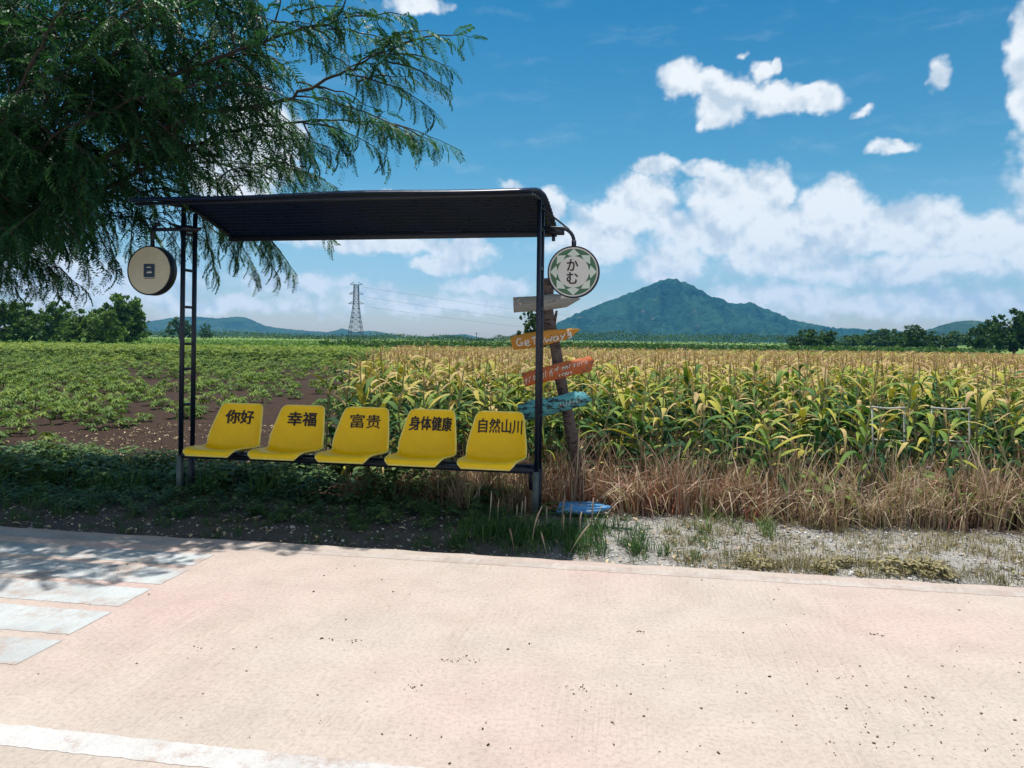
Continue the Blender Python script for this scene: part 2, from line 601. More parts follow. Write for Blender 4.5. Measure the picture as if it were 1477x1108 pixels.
# one sheet to the horizon, finer near the shelter
xs = np.concatenate([[-4000, -1500, -500, -160, -60, -30], np.arange(-16, 16.01, 0.16), [30, 60, 160, 500, 1500, 4000]])
ys = np.concatenate([[-200, -40, -10, 0, 3], np.arange(4.5, 16, 0.12), np.arange(16, 40, 1.5), [50, 70, 100, 160, 300, 700, 1500, 2500, 4200]])
GX, GY = np.meshgrid(xs, ys)
GZ = gheight(GX, GY)
nx, ny = len(xs), len(ys)
idx = np.arange(nx * ny).reshape(ny, nx)
q = np.stack([idx[:-1, :-1], idx[:-1, 1:], idx[1:, 1:], idx[1:, :-1]], -1).reshape(-1, 4)
g = Geo()
g.add(np.stack([GX, GY, GZ], -1).reshape(-1, 3), q)
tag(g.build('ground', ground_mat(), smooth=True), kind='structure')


def concrete_mat():
    m, nt, b = new_mat('pink_concrete')
    v = objco(nt)
    rot = N(nt, 'ShaderNodeVectorRotate', rotation_type='Z_AXIS')
    L(nt, v, rot.inputs['Vector'])
    rot.inputs['Angle'].default_value = math.atan2(0.1564, 0.9877)
    rv = rot.outputs[0]
    big = noise(nt, v, 0.55, 3, 0.5)
    mid = noise(nt, v, 3.0, 6, 0.6)
    fine = noise(nt, v, 150.0, 4, 0.75)
    brush = noise(nt, vmath(nt, 'MULTIPLY', rv, (95, 2.2, 1)), 1.0, 3, 0.6)
    c = ramp(nt, big, [(0.40, (0.430, 0.372, 0.322)), (0.54, (0.445, 0.362, 0.318)), (0.70, (0.455, 0.340, 0.312))])
    c = mixc(nt, 1.0, c, ramp(nt, mid, [(0.25, (0.86, 0.86, 0.85)), (0.6, (1, 1, 1))]), 'MULTIPLY')
    c = mixc(nt, 1.0, c, mixc(nt, maprange(nt, noise(nt, v, 0.9, 3, 0.5), 0.42, 0.62), (1, 1, 1), ramp(nt, brush, [(0.3, (0.88, 0.87, 0.86)), (0.55, (1, 1, 1))])), 'MULTIPLY')
    c = mixc(nt, 1.0, c, ramp(nt, fine, [(0.28, (0.75, 0.74, 0.73)), (0.45, (1, 1, 1))]), 'MULTIPLY')
    grain = noise(nt, v, 42.0, 5, 0.75)
    c = mixc(nt, 1.0, c, ramp(nt, grain, [(0.34, (0.80, 0.79, 0.78)), (0.50, (1, 1, 1)), (0.66, (1.07, 1.07, 1.06))]), 'MULTIPLY')
    stain = maprange(nt, noise(nt, v, 1.6, 9, 0.72), 0.60, 0.72)
    c = mixc(nt, math_node(nt, 'MULTIPLY', stain, 0.5), c, (0.36, 0.30, 0.24))
    L(nt, c, b.inputs['Base Color'])
    b.inputs['Roughness'].default_value = 0.9
    b.inputs['Specular IOR Level'].default_value = 0.2
    bump(nt, b, math_node(nt, 'ADD', math_node(nt, 'MULTIPLY', brush, 1.0), math_node(nt, 'MULTIPLY', fine, 0.4)), 0.5, 0.004)
    return m


def paint_mat(name, col, wear_lo, wear_hi):
    m, nt, b = new_mat(name)
    v = objco(nt)
    w = noise(nt, v, 4.0, 9, 0.74)
    fine = noise(nt, v, 90.0, 3, 0.7)
    conc = (0.42, 0.33, 0.285)
    f = maprange(nt, math_node(nt, 'ADD', math_node(nt, 'MULTIPLY', w, 0.8), math_node(nt, 'MULTIPLY', fine, 0.2)), wear_lo, wear_hi)
    c = ramp(nt, fine, [(0.25, [x * 0.78 for x in col]), (0.6, col)])
    c = mixc(nt, 1.0, c, ramp(nt, noise(nt, v, 2.2, 7, 0.7), [(0.35, (0.80, 0.79, 0.78)), (0.6, (1, 1, 1))]), 'MULTIPLY')
    L(nt, mixc(nt, f, c, conc), b.inputs['Base Color'])
    b.inputs['Roughness'].default_value = 0.8
    bump(nt, b, fine, 0.3, 0.003)
    return m


# the road slab: a real edge 35 mm above the verge, its far edge a little ragged
uu = np.concatenate([[-600, -200, -60, -20], np.arange(-9, 9.01, 0.12), [20, 60, 200, 600]])
edge_v = 5.41 + hsum(uu, uu * 0, 9, [(1.7, 0.018), (0.5, 0.010), (0.21, 0.006)]) * (np.abs(uu) < 12)
g = Geo()
rows = []
for vv, z in ((-6.0, 0.0), (5.1, 0.0)):
    rows.append(np.array([rd(u, vv, z) for u in uu]))
rows.append(np.array([rd(u, e - 0.01, 0.0) for u, e in zip(uu, edge_v)]))
rows.append(np.array([rd(u, e, -0.008) for u, e in zip(uu, edge_v)]))
rows.append(np.array([rd(u, e + 0.006, -0.16) for u, e in zip(uu, edge_v)]))
k = len(uu)
q = [[r * k + i, r * k + i + 1, (r + 1) * k + i + 1, (r + 1) * k + i] for r in range(4) for i in range(k - 1)]
g.add(np.concatenate(rows), q)
tag(g.build('road', concrete_mat()), kind='structure')


def stripe(name, u0, u1, v0, v1, mat, z, seed, step=0.025, ruff=0.003):
    r = np.random.default_rng(seed)
    us = np.arange(u0, u1 + 1e-6, step) if (u1 - u0) < 40 else np.concatenate([[u0], np.arange(-6, 6, step), [u1]])
    a = v0 + r.normal(0, ruff, len(us))
    c = v1 + r.normal(0, ruff, len(us))
    gg = Geo()
    top = [rd(us[i] + (r.normal(0, ruff) if i in (0, len(us) - 1) else 0), a[i], z) for i in range(len(us))]
    bot = [rd(us[i] + (r.normal(0, ruff) if i in (0, len(us) - 1) else 0), c[i], z) for i in range(len(us))]
    n_ = len(us)
    low = [(p[0], p[1], -0.004) for p in top + bot]
    gg.add(top + bot + low, [[i, i + 1, n_ + i + 1, n_ + i] for i in range(n_ - 1)] + [[i, i + 1, 2 * n_ + i + 1, 2 * n_ + i] for i in range(n_ - 1)]
           + [[n_ + i, n_ + i + 1, 3 * n_ + i + 1, 3 * n_ + i] for i in range(n_ - 1)] + [[0, n_, 3 * n_, 2 * n_], [n_ - 1, 2 * n_ - 1, 4 * n_ - 1, 3 * n_ - 1]])
    return tag(gg.build(name, mat), kind='structure')


M_LINE = paint_mat('white_road_paint', (0.64, 0.62, 0.60), 0.51, 0.62)
M_FADED = paint_mat('faded_white_paint', (0.57, 0.505, 0.455), 0.46, 0.62)
M_ZEBRA = paint_mat('crosswalk_white_paint', (0.57, 0.60, 0.60), 0.47, 0.62)
stripe('lane_line_marking', -300, 300, 2.545, 2.685, M_LINE, 0.002, 1)
stripe('edge_line_marking', -300, 300, 5.18, 5.30, M_FADED, 0.002, 2, ruff=0.005)
for i, (a, c) in enumerate(((4.76, 5.02), (4.36, 4.67), (3.96, 4.27), (3.54, 3.87), (3.17, 3.46))):
    stripe('crosswalk_bar_marking', -5.6, -2.97 + 0.02 * i, a, c, M_ZEBRA, 0.0025, 10 + i)


# hills: height fields whose crests follow the skyline of the photograph, each at its own distance
def hill(name, D, sky_pts, depth, mat, seed, base_y=500, nx=220, ny=60, gully=0.30):
    pts = [P(x, y, D) for x, y in sky_pts]
    px = np.array([p.x for p in pts])
    pz = np.array([max(0.0, p.z) for p in pts])
    x = np.linspace(px[0], px[-1], nx)
    crest = np.interp(x, px, pz)
    ker = np.hanning(5)
    ker /= ker.sum()
    crest = np.convolve(np.pad(crest, 2, mode='edge'), ker, 'valid')
    t = np.linspace(-1, 1, ny)
    X, T = np.meshgrid(x, t)
    H = np.repeat(crest[None], ny, 0)
    wig = hsum(X, T * depth, seed, [(depth * 1.1, 0.5), (depth * 0.5, 0.3), (depth * 0.22, 0.18)])
    prof = np.clip(1 - np.abs(T) ** 1.25, 0, 1)
    Z = H * prof
    gul = np.abs(hsum(X, T * depth * 0.4, seed + 1, [(depth * 0.5, 0.6), (depth * 0.2, 0.4), (depth * 0.09, 0.2)]))
    Z -= H.max() * gully * gul * prof ** 0.5 * np.clip(np.abs(T) * 4, 0, 1) * (H / (H.max() + 1e-6))
    Z += H.max() * 0.012 * hsum(X, T * depth, seed + 2, [(depth * 0.05, 1.0)]) * prof
    Z = np.maximum(Z, -2)
    Y = D + T * depth + 0.0 * wig
    ii = np.arange(nx * ny).reshape(ny, nx)
    q = np.stack([ii[:-1, :-1], ii[:-1, 1:], ii[1:, 1:], ii[1:, :-1]], -1).reshape(-1, 4)
    gg = Geo()
    gg.add(np.stack([X, Y, Z], -1).reshape(-1, 3), q)
    return tag(gg.build(name, mat, smooth=True), kind='structure')


def hill_mat(name, a, c, rock, scale):
    m, nt, b = new_mat(name)
    v = objco(nt)
    n1 = noise(nt, v, scale, 8, 0.66)
    n2 = noise(nt, v, scale * 9, 5, 0.7)
    f = math_node(nt, 'ADD', math_node(nt, 'MULTIPLY', n1, 0.5), math_node(nt, 'MULTIPLY', n2, 0.5))
    col = ramp(nt, f, [(0.40, a), (0.58, c)])
    rk = maprange(nt, noise(nt, v, scale * 3, 8, 0.72), 0.60, 0.70)
    col = mixc(nt, math_node(nt, 'MULTIPLY', rk, 0.7), col, rock)
    L(nt, col, b.inputs['Base Color'])
    b.inputs['Roughness'].default_value = 1.0
    b.inputs['Specular IOR Level'].default_value = 0.0
    bump(nt, b, n2, 1.0, 14.0)
    return m


M_MOUNT = hill_mat('forested_mountain', (0.005, 0.022, 0.016), (0.034, 0.088, 0.050), (0.13, 0.13, 0.09), 0.006)
M_HILLS = hill_mat('forested_hills', (0.02, 0.045, 0.025), (0.06, 0.10, 0.05), (0.15, 0.13, 0.10), 0.006)
hill('mountain', 2500, [(735, 505), (770, 490), (800, 468), (832, 452), (870, 436), (915, 420), (938, 409), (955, 403), (970, 401), (986, 404), (1005, 416),
                        (1025, 426), (1050, 434), (1072, 438), (1083, 435), (1100, 443), (1140, 461), (1195, 473), (1260, 475), (1330, 480), (1400, 500)],
     520, M_MOUNT, 3, gully=0.55)
hill('far_hills', 3300, [(120, 492), (190, 470), (215, 464), (245, 459), (268, 456), (290, 457), (310, 459), (325, 458), (345, 456), (356, 458), (372, 468), (400, 473), (430, 476), (455, 478),
                         (480, 480), (494, 473), (510, 479), (535, 477), (550, 479), (590, 489), (640, 484), (670, 482), (700, 490), (730, 490), (790, 500)], 500, M_HILLS, 8)
hill('right_hill', 1900, [(1290, 505), (1335, 478), (1355, 470), (1378, 464), (1398, 462), (1416, 463), (1440, 470), (1480, 478), (1560, 490), (1640, 510)], 260, M_HILLS, 14)

# ------------------------------------------------------------------ the bus shelter
TH = R(11.0)
BE = np.array([math.cos(TH), -math.sin(TH), 0])
BN = np.array([math.sin(TH), math.cos(TH), 0])
B0 = np.array([0.235, 6.74, 0.0])          # foot of the right front post
BLEN = 3.59
shelter = empty('bus_shelter', tuple(B0), -TH)   # local x = along the bench to the right, y = away from the road
tag(shelter, 'dark navy steel bus shelter with arched sheet roof and a row of yellow seats', 'bus shelter')

RO = [(-0.76, 2.795), (-0.55, 2.845), (-0.3, 2.885), (0.0, 2.905), (0.2, 2.885), (0.45, 2.825), (0.7, 2.755), (0.86, 2.70)]
dd = np.linspace(-0.76, 0.86, 170)
zz = np.interp(dd, [a for a, _ in RO], [b for _, b in RO])
zz = np.convolve(np.pad(zz, 10, mode='reflect', reflect_type='odd'), np.hanning(21) / np.hanning(21).sum(), 'valid')
zz = zz + 0.013 * np.sin(dd * 2 * np.pi / 0.076)
us_ = np.linspace(-BLEN - 0.04, 0.055, 30)
g = Geo()
sag = lambda u: 0.012 * np.sin((u + 3.4) * 0.9) + 0.006 * np.sin(u * 3.1)
V = []
for lay in (0.0, 0.004):
    for u in us_:
        V += [(u, d, z + sag(u) + lay) for d, z in zip(dd, zz)]
n_ = len(dd)
q = []
off = len(us_) * n_
for i in range(len(us_) - 1):
    for j in range(n_ - 1):
        a = i * n_ + j
        q.append([a, a + 1, a + n_ + 1, a + n_])
        q.append([off + a, off + a + n_, off + a + n_ + 1, off + a + 1])
for i in range(len(us_) - 1):
    for j in (0, n_ - 1):
        a = i * n_ + j
        q.append([a, a + n_, off + a + n_, off + a])
for i in (0, len(us_) - 1):
    for j in range(n_ - 1):
        a = i * n_ + j
        q.append([a, a + 1, off + a + 1, off + a])
g.add(V, q)
g.build('roof', M_SHEET, shelter, smooth=True)


def roof_z(d):
    return float(np.interp(d, [a for a, _ in RO], [b for _, b in RO]))


# roof frame: arched rafters, straight purlins under the sheet
for u in (-BLEN + 0.02, -0.005):
    g = Geo()
    ds = np.linspace(-0.6, 0.82, 14)
    for a, b in zip(ds[:-1], ds[1:]):
        m_ = ((a + b) / 2, (roof_z(a) + roof_z(b)) / 2)
        dz = roof_z(b) - roof_z(a)
        ang = math.atan2(dz, b - a)
        Mx = [[1, 0, 0], [0, math.cos(ang), -math.sin(ang)], [0, math.sin(ang), math.cos(ang)]]
        g.box((u, m_[0], m_[1] - 0.030), (0.032, math.hypot(b - a, dz) + 0.004, 0.026), Mx)
    g.build('rafter', M_STEEL, shelter)
for d in (-0.66, 0.85):
    g = Geo()
    g.box((-BLEN / 2 + 0.01, d, roof_z(d) - (0.032 if d < 0.8 else 0.020)), (BLEN + 0.07, 0.03, 0.026 if d < 0.8 else 0.08), None, 0.5, 0.004)
    g.build('purlin', M_STEEL, shelter)
g = Geo()
g.box((0.07, 0.62, roof_z(0.62) - 0.118), (0.16, 0.05, 0.06))
g.box((0.045, 0.62, roof_z(0.62) - 0.178), (0.03, 0.03, 0.06))
g.build('bracket', M_STEEL, shelter)
# a flat strap running out from the post head past the sheet's end
g = Geo()
sa = np.array([0.01, 0.0, 2.80])
sb = np.array([0.215, 0.50, 2.665])
sd_ = sb - sa
wv_ = np.array([-0.10, 0.02, 0.045])
g.add([sa, sb, sb + wv_ * 0.35, sa + wv_ * 0.5, sa + (0, 0, .008), sb + (0, 0, .008), sb + wv_ * 0.35 + (0, 0, .008), sa + wv_ * 0.5 + (0, 0, .008)],
      [[0, 1, 2, 3], [4, 7, 6, 5], [0, 4, 5, 1], [1, 5, 6, 2], [2, 6, 7, 3], [3, 7, 4, 0]])
g.build('strap', M_STEEL, shelter)
# posts: two ladder frames
for u in (-BLEN, 0.0):
    for d in (0.0, 0.19):
        g = Geo()
        top = roof_z(d) - 0.045
        g.box((u, d, (top + 0.36) / 2), (0.036, 0.036, top - 0.36), None, 0.5, 0.003)
        g.build('post', M_STEEL, shelter)
        g = Geo()
        g.box((u - 0.004, d - 0.004, 0.15), (0.052, 0.052, 0.5), None, 0.5, 0.004)
        g.build('post_stub', M_STUB if d == 0.0 else M_STEEL, shelter)
    zs = [2.61, 2.25, 1.88, 1.51, 1.26, 0.90]
    for z in zs:
        g = Geo()
        g.box((u, 0.095, z), (0.026, 0.154, 0.026))
        g.build('rung', M_STEEL, shelter)
# seat beam and its end plates
for d in (0.0, 0.19):
    g = Geo()
    g.box((-BLEN / 2, d, 0.405), (BLEN - 0.036, 0.04, 0.05), None, 0.5, 0.004)
    g.build('seat_beam', M_STEEL, shelter)
g = Geo()
g.box((-BLEN + 0.045, 0.095, 0.40), (0.05, 0.15, 0.06))
g.box((-0.045, 0.095, 0.34), (0.05, 0.15, 0.22))
g.build('end_plate', M_STEEL, shelter)
# sign arms, swept tubes with a downturned end
def arc_arm(p0, p1, rr, sgn):
    pts = [p0, (p1[0] - sgn * rr, p0[1], p0[2])]
    for a in np.linspace(0, math.pi / 2, 8)[1:]:
        pts.append((p1[0] - sgn * rr + sgn * rr * math.sin(a), p0[1], p0[2] - rr + rr * math.cos(a)))
    pts.append(p1)
    return pts


g = Geo()
g.tube(arc_arm((0.02, 0.1, 2.62), (0.305, 0.1, 2.46), 0.13, 1), 0.017, 10)
g.build('sign_arm', M_STEEL, shelter, smooth=True)
g = Geo()
g.tube(arc_arm((-BLEN + 0.16, 0.04, 2.66), (-BLEN - 0.375, 0.04, 2.52), 0.045, -1), 0.018, 10)
g.box((-BLEN, 0.06, 2.665), (0.14, 0.16, 0.05))
g.tube([(-BLEN - 0.375, 0.04, 2.66), (-BLEN - 0.33, 0.04, 2.72), (-BLEN - 0.30, 0.04, 2.71)], 0.022, 8)
g.build('sign_arm', M_STEEL, shelter, smooth=True)

# ---- seats
YS = [0.555, 0.550, 0.530, 0.46, 0.34, 0.19, 0.12, 0.065, 0.030, 0.012, 0.0, -0.012, -0.030, -0.044, -0.058, -0.068, -0.074, -0.078]
ZS = [-0.018, 0.010, 0.030, 0.034, 0.014, -0.018, -0.034, -0.032, -0.010, 0.022, 0.075, 0.120, 0.185, 0.250, 0.320, 0.370, 0.400, 0.412]
WS = [0.212, 0.234, 0.248, 0.258, 0.263, 0.268, 0.276, 0.280, 0.281, 0.280, 0.278, 0.273, 0.262, 0.250, 0.237, 0.226, 0.212, 0.186]
EF = [0.0, 0.0, 0.006, 0.018, 0.034, 0.052, 0.070, 0.084, 0.094, 0.098, 0.098, 0.094, 0.082, 0.066, 0.046, 0.030, 0.016, 0.004]
tt = np.linspace(0, len(YS) - 1, 52)
ti = np.arange(len(YS))


def sm(a):
    b = np.interp(tt, ti, a)
    return np.convolve(np.pad(b, 2, mode='reflect', reflect_type='odd'), np.array([1, 3, 4, 3, 1]) / 12, 'valid')


SY, SZ, SW, SE = sm(YS), sm(ZS), sm(WS), sm(EF)
TGY, TGZ = np.gradient(SY), np.gradient(SZ)
ln = np.hypot(TGY, TGZ)
NY, NZ = TGZ / ln, -TGY / ln          # normal towards the sitter: up on the pan, forward on the back
UC = np.linspace(-1, 1, 33)


def seat_shell():
    gg = Geo()
    lift = np.abs(UC) ** 3.2
    flange = np.clip((np.abs(UC) - 0.90) / 0.10, 0, 1)
    V = []
    for lay in (0.0, -0.007):
        for i in range(len(tt)):
            e = SE[i] * lift - 0.016 * flange ** 2 + lay
            w = SW[i] * UC
            V.append(np.stack([w, SY[i] + NY[i] * e, SZ[i] + NZ[i] * e], -1))
    V = np.concatenate(V)
    n = len(UC)
    m = len(tt)
    q = []
    for i in range(m - 1):
        for j in range(n - 1):
            a = i * n + j
            q.append([a, a + 1, a + n + 1, a + n])
            q.append([m * n + a, m * n + a + n, m * n + a + n + 1, m * n + a + 1])
    for i in range(m - 1):
        for j in (0, n - 1):
            a = i * n + j
            q.append([a, a + n, m * n + a + n, m * n + a])
    for i in (0, m - 1):
        for j in range(n - 1):
            a = i * n + j
            q.append([a, a + 1, m * n + a + 1, m * n + a])
    gg.add(V, q)
    return gg.mesh('seat', M_YELLOW, True)


def seat_rim():
    """worn rounded bead along the outer edge"""
    gg = Geo()
    pts = []
    e = SE - 0.016
    for s_ in (-1,):
        for i in range(len(tt) - 1, -1, -1):
            pts.append((s_ * SW[i], SY[i] + NY[i] * e[i], SZ[i] + NZ[i] * e[i]))
    for j in range(1, len(UC) - 1):
        pts.append((SW[0] * UC[j], SY[0], SZ[0]))
    for i in range(len(tt)):
        pts.append((SW[i], SY[i] + NY[i] * e[i], SZ[i] + NZ[i] * e[i]))
    for j in range(len(UC) - 2, 0, -1):
        pts.append((SW[-1] * UC[j], SY[-1], SZ[-1]))
    pts.append(pts[0])
    gg.tube(pts, 0.0085, 8, caps=False)
    return gg.mesh('rim', M_RIM, True)


def back_y(x, z):
    i = np.argmax(SZ >= z) if np.any(SZ >= z) else len(SZ) - 1
    i0 = np.where((SZ < z) & (np.arange(len(SZ)) > 20))[0]
    i0 = i0[-1] if len(i0) else 30
    i1 = min(i0 + 1, len(SZ) - 1)
    f = (z - SZ[i0]) / max(1e-6, SZ[i1] - SZ[i0])
    f = min(max(f, 0), 1)
    y = SY[i0] + f * (SY[i1] - SY[i0])
    w = SW[i0] + f * (SW[i1] - SW[i0])
    e = SE[i0] * min(1, abs(x) / w) ** 3.2
    return y + e


def text_mesh(body, size, offset=0.0):
    c = bpy.data.curves.new('lettering', 'FONT')
    c.body = body
    c.size = size
    c.align_x = 'CENTER'
    c.align_y = 'CENTER'
    c.offset = offset
    c.resolution_u = 4
    o = bpy.data.objects.new('lettering', c)
    COL.objects.link(o)
    bpy.context.view_layer.update()
    dg = bpy.context.evaluated_depsgraph_get()
    me = bpy.data.meshes.new_from_object(o.evaluated_get(dg))
    bpy.data.objects.remove(o)
    bpy.data.curves.remove(c)
    return me


def lettering(txt, width, height, bold, lay, parent, out, gap):
    """letter shapes laid on a surface; heavier weights are overprinted a hair's breadth apart"""
    me = text_mesh(txt, 0.12)
    co = np.array([v.co[:] for v in me.vertices])
    fc = [list(p.vertices) for p in me.polygons]
    bpy.data.meshes.remove(me)
    co[:, :2] -= (co[:, :2].max(0) + co[:, :2].min(0)) / 2
    sx = width / np.ptp(co[:, 0])
    sy = (height / np.ptp(co[:, 1])) if height else sx
    gg = Geo()
    offs = [(0, 0)] if bold <= 0 else [(0, 0), (bold, 0), (-bold, 0), (0, bold * .8), (0, -bold * .8), (bold * .7, bold * .6), (-bold * .7, -bold * .6), (bold * .7, -bold * .6), (-bold * .7, bold * .6)]
    for k, (ox, oz) in enumerate(offs):
        V = lay(co + np.array([ox / sx, oz / sy, 0]), sx, sy) + np.array(out) * (gap + 0.0003 * k)
        gg.addpoly(V, fc)
    return gg.build('lettering', M_INK, parent)


xo_seat = [-0.010, 0.0, 0.0, 0.0, 0.014]
BOLD = [0.0046, 0.0046, 0.0012, 0.0036, 0.0022]
SEAT_ME, RIM_ME = seat_shell(), seat_rim()
LET = [('你好', 0.135, 0.0030, 'hello'), ('幸福', 0.140, 0.0036, ''), ('富贵', 0.150, 0.0004, ''), ('身体健康', 0.120, 0.0022, ''), ('自然山川', 0.118, 0.0012, '')]
for i, (txt, size, off, _) in enumerate(LET):
    u = -3.03 + 0.6625 * i
    s = bpy.data.objects.new('seat', SEAT_ME)
    COL.objects.link(s)
    s.parent = shelter
    s.location = (u, 0.115, 0.50)
    s.rotation_euler = (0, 0, math.pi)      # the sitter faces the road
    s['label'] = 'yellow moulded seat lettered %s in black' % txt
    rm = bpy.data.objects.new('rim', RIM_ME)
    COL.objects.link(rm)
    rm.parent = s
    def lay(co, sx, sy, xo=xo_seat[i]):
        V = []
        for c in co:
            x, z = -(c[0] * sx + xo), 0.285 + c[1] * sy
            V.append((x, back_y(x, z), z))
        return np.array(V)

    lettering(txt, {2: 0.300, 4: 0.415}[len(txt)] * (1.04 if i == 2 else 1), 0.130, BOLD[i], lay, s, (0, 1, 0), 0.0045)
    g = Geo()
    g.box((0, 0.10, -0.070), (0.10, 0.24, 0.04))
    g.tube([(0.06, 0.19, -0.06), (0.06, 0.19, -0.040)], 0.012, 6)
    g.build('mount', M_STEEL, s)


# ---- round signs
def disc(gg, r, z, y, n=64, c=(0, 0)):
    a = np.linspace(0, 2 * np.pi, n, endpoint=False)
    gg.addpoly(np.stack([c[0] + r * np.sin(a), np.full(n, y), z + c[1] + r * np.cos(a)], -1), [list(range(n))])


def drum(gg, r, y0, y1, n=64, lip=0.013):
    a = np.linspace(0, 2 * np.pi, n, endpoint=False)
    prof = [(r - lip, y0 + 0.004), (r - lip, y0), (r - 0.002, y0), (r, y0 + 0.003), (r, y1 - 0.003), (r - 0.002, y1), (r - lip, y1), (r - lip, y1 - 0.004)]
    V = np.concatenate([np.stack([p * np.sin(a), np.full(n, y), p * np.cos(a)], -1) for p, y in prof])
    q = [[k * n + j, k * n + (j + 1) % n, (k + 1) * n + (j + 1) % n, (k + 1) * n + j] for k in range(len(prof) - 1) for j in range(n)]
    gg.add(V, q)


def shelter_pt(u, d, z):
    p = B0 + BE * u + BN * d
    return (p[0], p[1], z)


def round_sign(label, u, d, z, r, depth, faceM, lean):
    t = empty('round_sign', shelter_pt(u, d, z), -TH + lean)
    tag(t, label, 'sign', 'round signs hanging from the shelter arms')
    gg = Geo()
    drum(gg, r, -depth / 2, depth / 2)
    gg.build('rim', M_STEEL, t, smooth=False)
    gg = Geo()
    disc(gg, r - 0.006, 0, -depth / 2 + 0.004)
    disc(gg, r - 0.006, 0, depth / 2 - 0.004)
    f = gg.build('face', faceM, t)
    gg = Geo()
    gg.tube([(0, 0, r - 0.002), (0, 0, r + 0.05)], 0.022, 10)
    gg.build('hanger', M_STEEL, t)
    return t, f, -depth / 2 + 0.004


sg, face, fy = round_sign('round sign with green ring pattern and two Japanese characters beside the right post', 0.305, 0.1, 2.215, 0.237, 0.05, M_WHITEFACE, 0.0)


def star(gg, n, r1, r2, y, ph):
    pts = []
    for k_ in range(2 * n):
        a = ph + k_ * math.pi / n
        rr = r1 if k_ % 2 == 0 else r2
        pts.append((rr * math.sin(a), y, rr * math.cos(a)))
    c = len(pts)
    gg.addpoly(pts + [(0, y, 0)], [[i, (i + 1) % c, c] for i in range(c)])


r0 = 0.237
g = Geo()
disc(g, r0 * 0.89, 0, fy - 0.001)
g.build('green_ring', M_GREEN, sg)
g = Geo()
star(g, 8, r0 * 0.89, r0 * 0.70, fy - 0.002, 0.0)
g.build('pale_star', M_PALE, sg)
g = Geo()
star(g, 8, r0 * 0.73, r0 * 0.585, fy - 0.003, math.pi / 8)
g.build('green_star', M_GREEN, sg)
g = Geo()
disc(g, r0 * 0.60, 0, fy - 0.004)
g.build('centre_disc', M_WHITEFACE, sg)
for ch, zc in (('か', 0.062), ('む', -0.056)):
    lettering(ch, 0.100, 0.104, 0.0022, lambda co, sx, sy: np.stack([co[:, 0] * sx - 0.008, np.full(len(co), fy - 0.005), zc + co[:, 1] * sy], -1), sg, (0, -1, 0), 0.001)
sg, face, fy = round_sign('round cream sign with small navy square emblem hanging left of the ladder post', -BLEN - 0.375, 0.04, 2.245, 0.250, 0.100, M_CREAM, 0.0)
g = Geo()
for (x0, x1, z0, z1) in ((-0.062, 0.062, -0.066, 0.066),):
    g.addpoly([(x0, fy - 0.002, z0), (x1, fy - 0.002, z0), (x1, fy - 0.002, z1), (x0, fy - 0.002, z1)], [[0, 1, 2, 3]])
for k_ in range(6):
    z = -0.07 + 0.022 * k_
    g.addpoly([(-0.05, fy - 0.002, z), (0.071, fy - 0.002, z), (0.071, fy - 0.002, z + 0.006), (-0.05, fy - 0.002, z + 0.006)], [[0, 1, 2, 3]])
g.addpoly([(-0.06, fy - 0.002, -0.083), (0.066, fy - 0.002, -0.083), (0.066, fy - 0.002, -0.077), (-0.06, fy - 0.002, -0.077)], [[0, 1, 2, 3]])
g.build('emblem', M_NAVYLOGO, sg)
g = Geo()
for (x0, x1, z0, z1) in ((-0.026, 0.024, 0.026, 0.036), (-0.026, 0.034, -0.028, -0.014), (-0.012, 0.030, -0.010, -0.006)):
    g.addpoly([(x0, fy - 0.004, z0), (x1, fy - 0.004, z0), (x1, fy - 0.004, z1), (x0, fy - 0.004, z1)], [[0, 1, 2, 3]])
g.build('emblem_line', M_WHITEFACE, sg)


# ------------------------------------------------------------------ the wooden signpost
post_pts = [P(787, 402, 7.22), P(789, 430, 7.22), P(793, 470, 7.24), P(801, 505, 7.26), P(812, 560, 7.30), P(820, 610, 7.34), P(832, 660, 7.40), P(846, 708, 7.46), P(851, 735, 7.48)]
base = post_pts[-1]
signpost = empty('wooden_signpost', (base.x, base.y, 0))
tag(signpost, 'leaning log signpost carrying four crooked painted boards behind the right post', 'signpost')
sv = np.array(signpost.location)
pp = np.array([tuple(p) for p in post_pts]) - sv
tq = np.linspace(0, 1, 26)
pq = np.stack([np.interp(tq, np.linspace(0, 1, len(pp)), pp[:, k]) for k in range(3)], -1)
rq = np.interp(tq, [0, 0.25, 0.5, 0.75, 1], [0.062, 0.058, 0.054, 0.058, 0.076]) * (1 + 0.10 * np.sin(tq * 31) + 0.05 * np.sin(tq * 77))
pq[:, 0] += 0.008 * np.sin(tq * 23)
g = Geo()
g.tube(pq, rq, 12)
g.tube([pq[6] + (0.05, 0, 0), pq[5] + (0.085, -0.01, 0.04)], [0.02, 0.012], 6)
g.build('log', M_LOG, signpost, smooth=True)


def board(corners, D, mat, name='sign_board', thick=0.025, label=None, parent=signpost, seed=0):
    """a plank cut to the outline given, with thickness and slightly ragged edges"""
    r = np.random.default_rng(seed)
    pts = [np.array(P(x, y, D)) for x, y in corners]
    fine = []
    for a, b in zip(pts, pts[1:] + pts[:1]):
        nseg = max(1, int(np.linalg.norm(b - a) / 0.03))
        for k in range(nseg):
            w = a + (b - a) * k / nseg
            fine.append(w + (r.normal(0, 0.0022, 3) * (1, 0, 1) if k else 0))
    n = len(fine)
    off = sv
    V = [p - off for p in fine] + [p + (0, thick, 0) - off for p in fine]
    gg = Geo()
    gg.addpoly(V, [list(range(n)), list(range(2 * n - 1, n - 1, -1))] + [[i, n + i, n + (i + 1) % n, (i + 1) % n] for i in range(n)])
    o = gg.build(name, mat, parent)
    if label:
        o['label'] = label
    return o


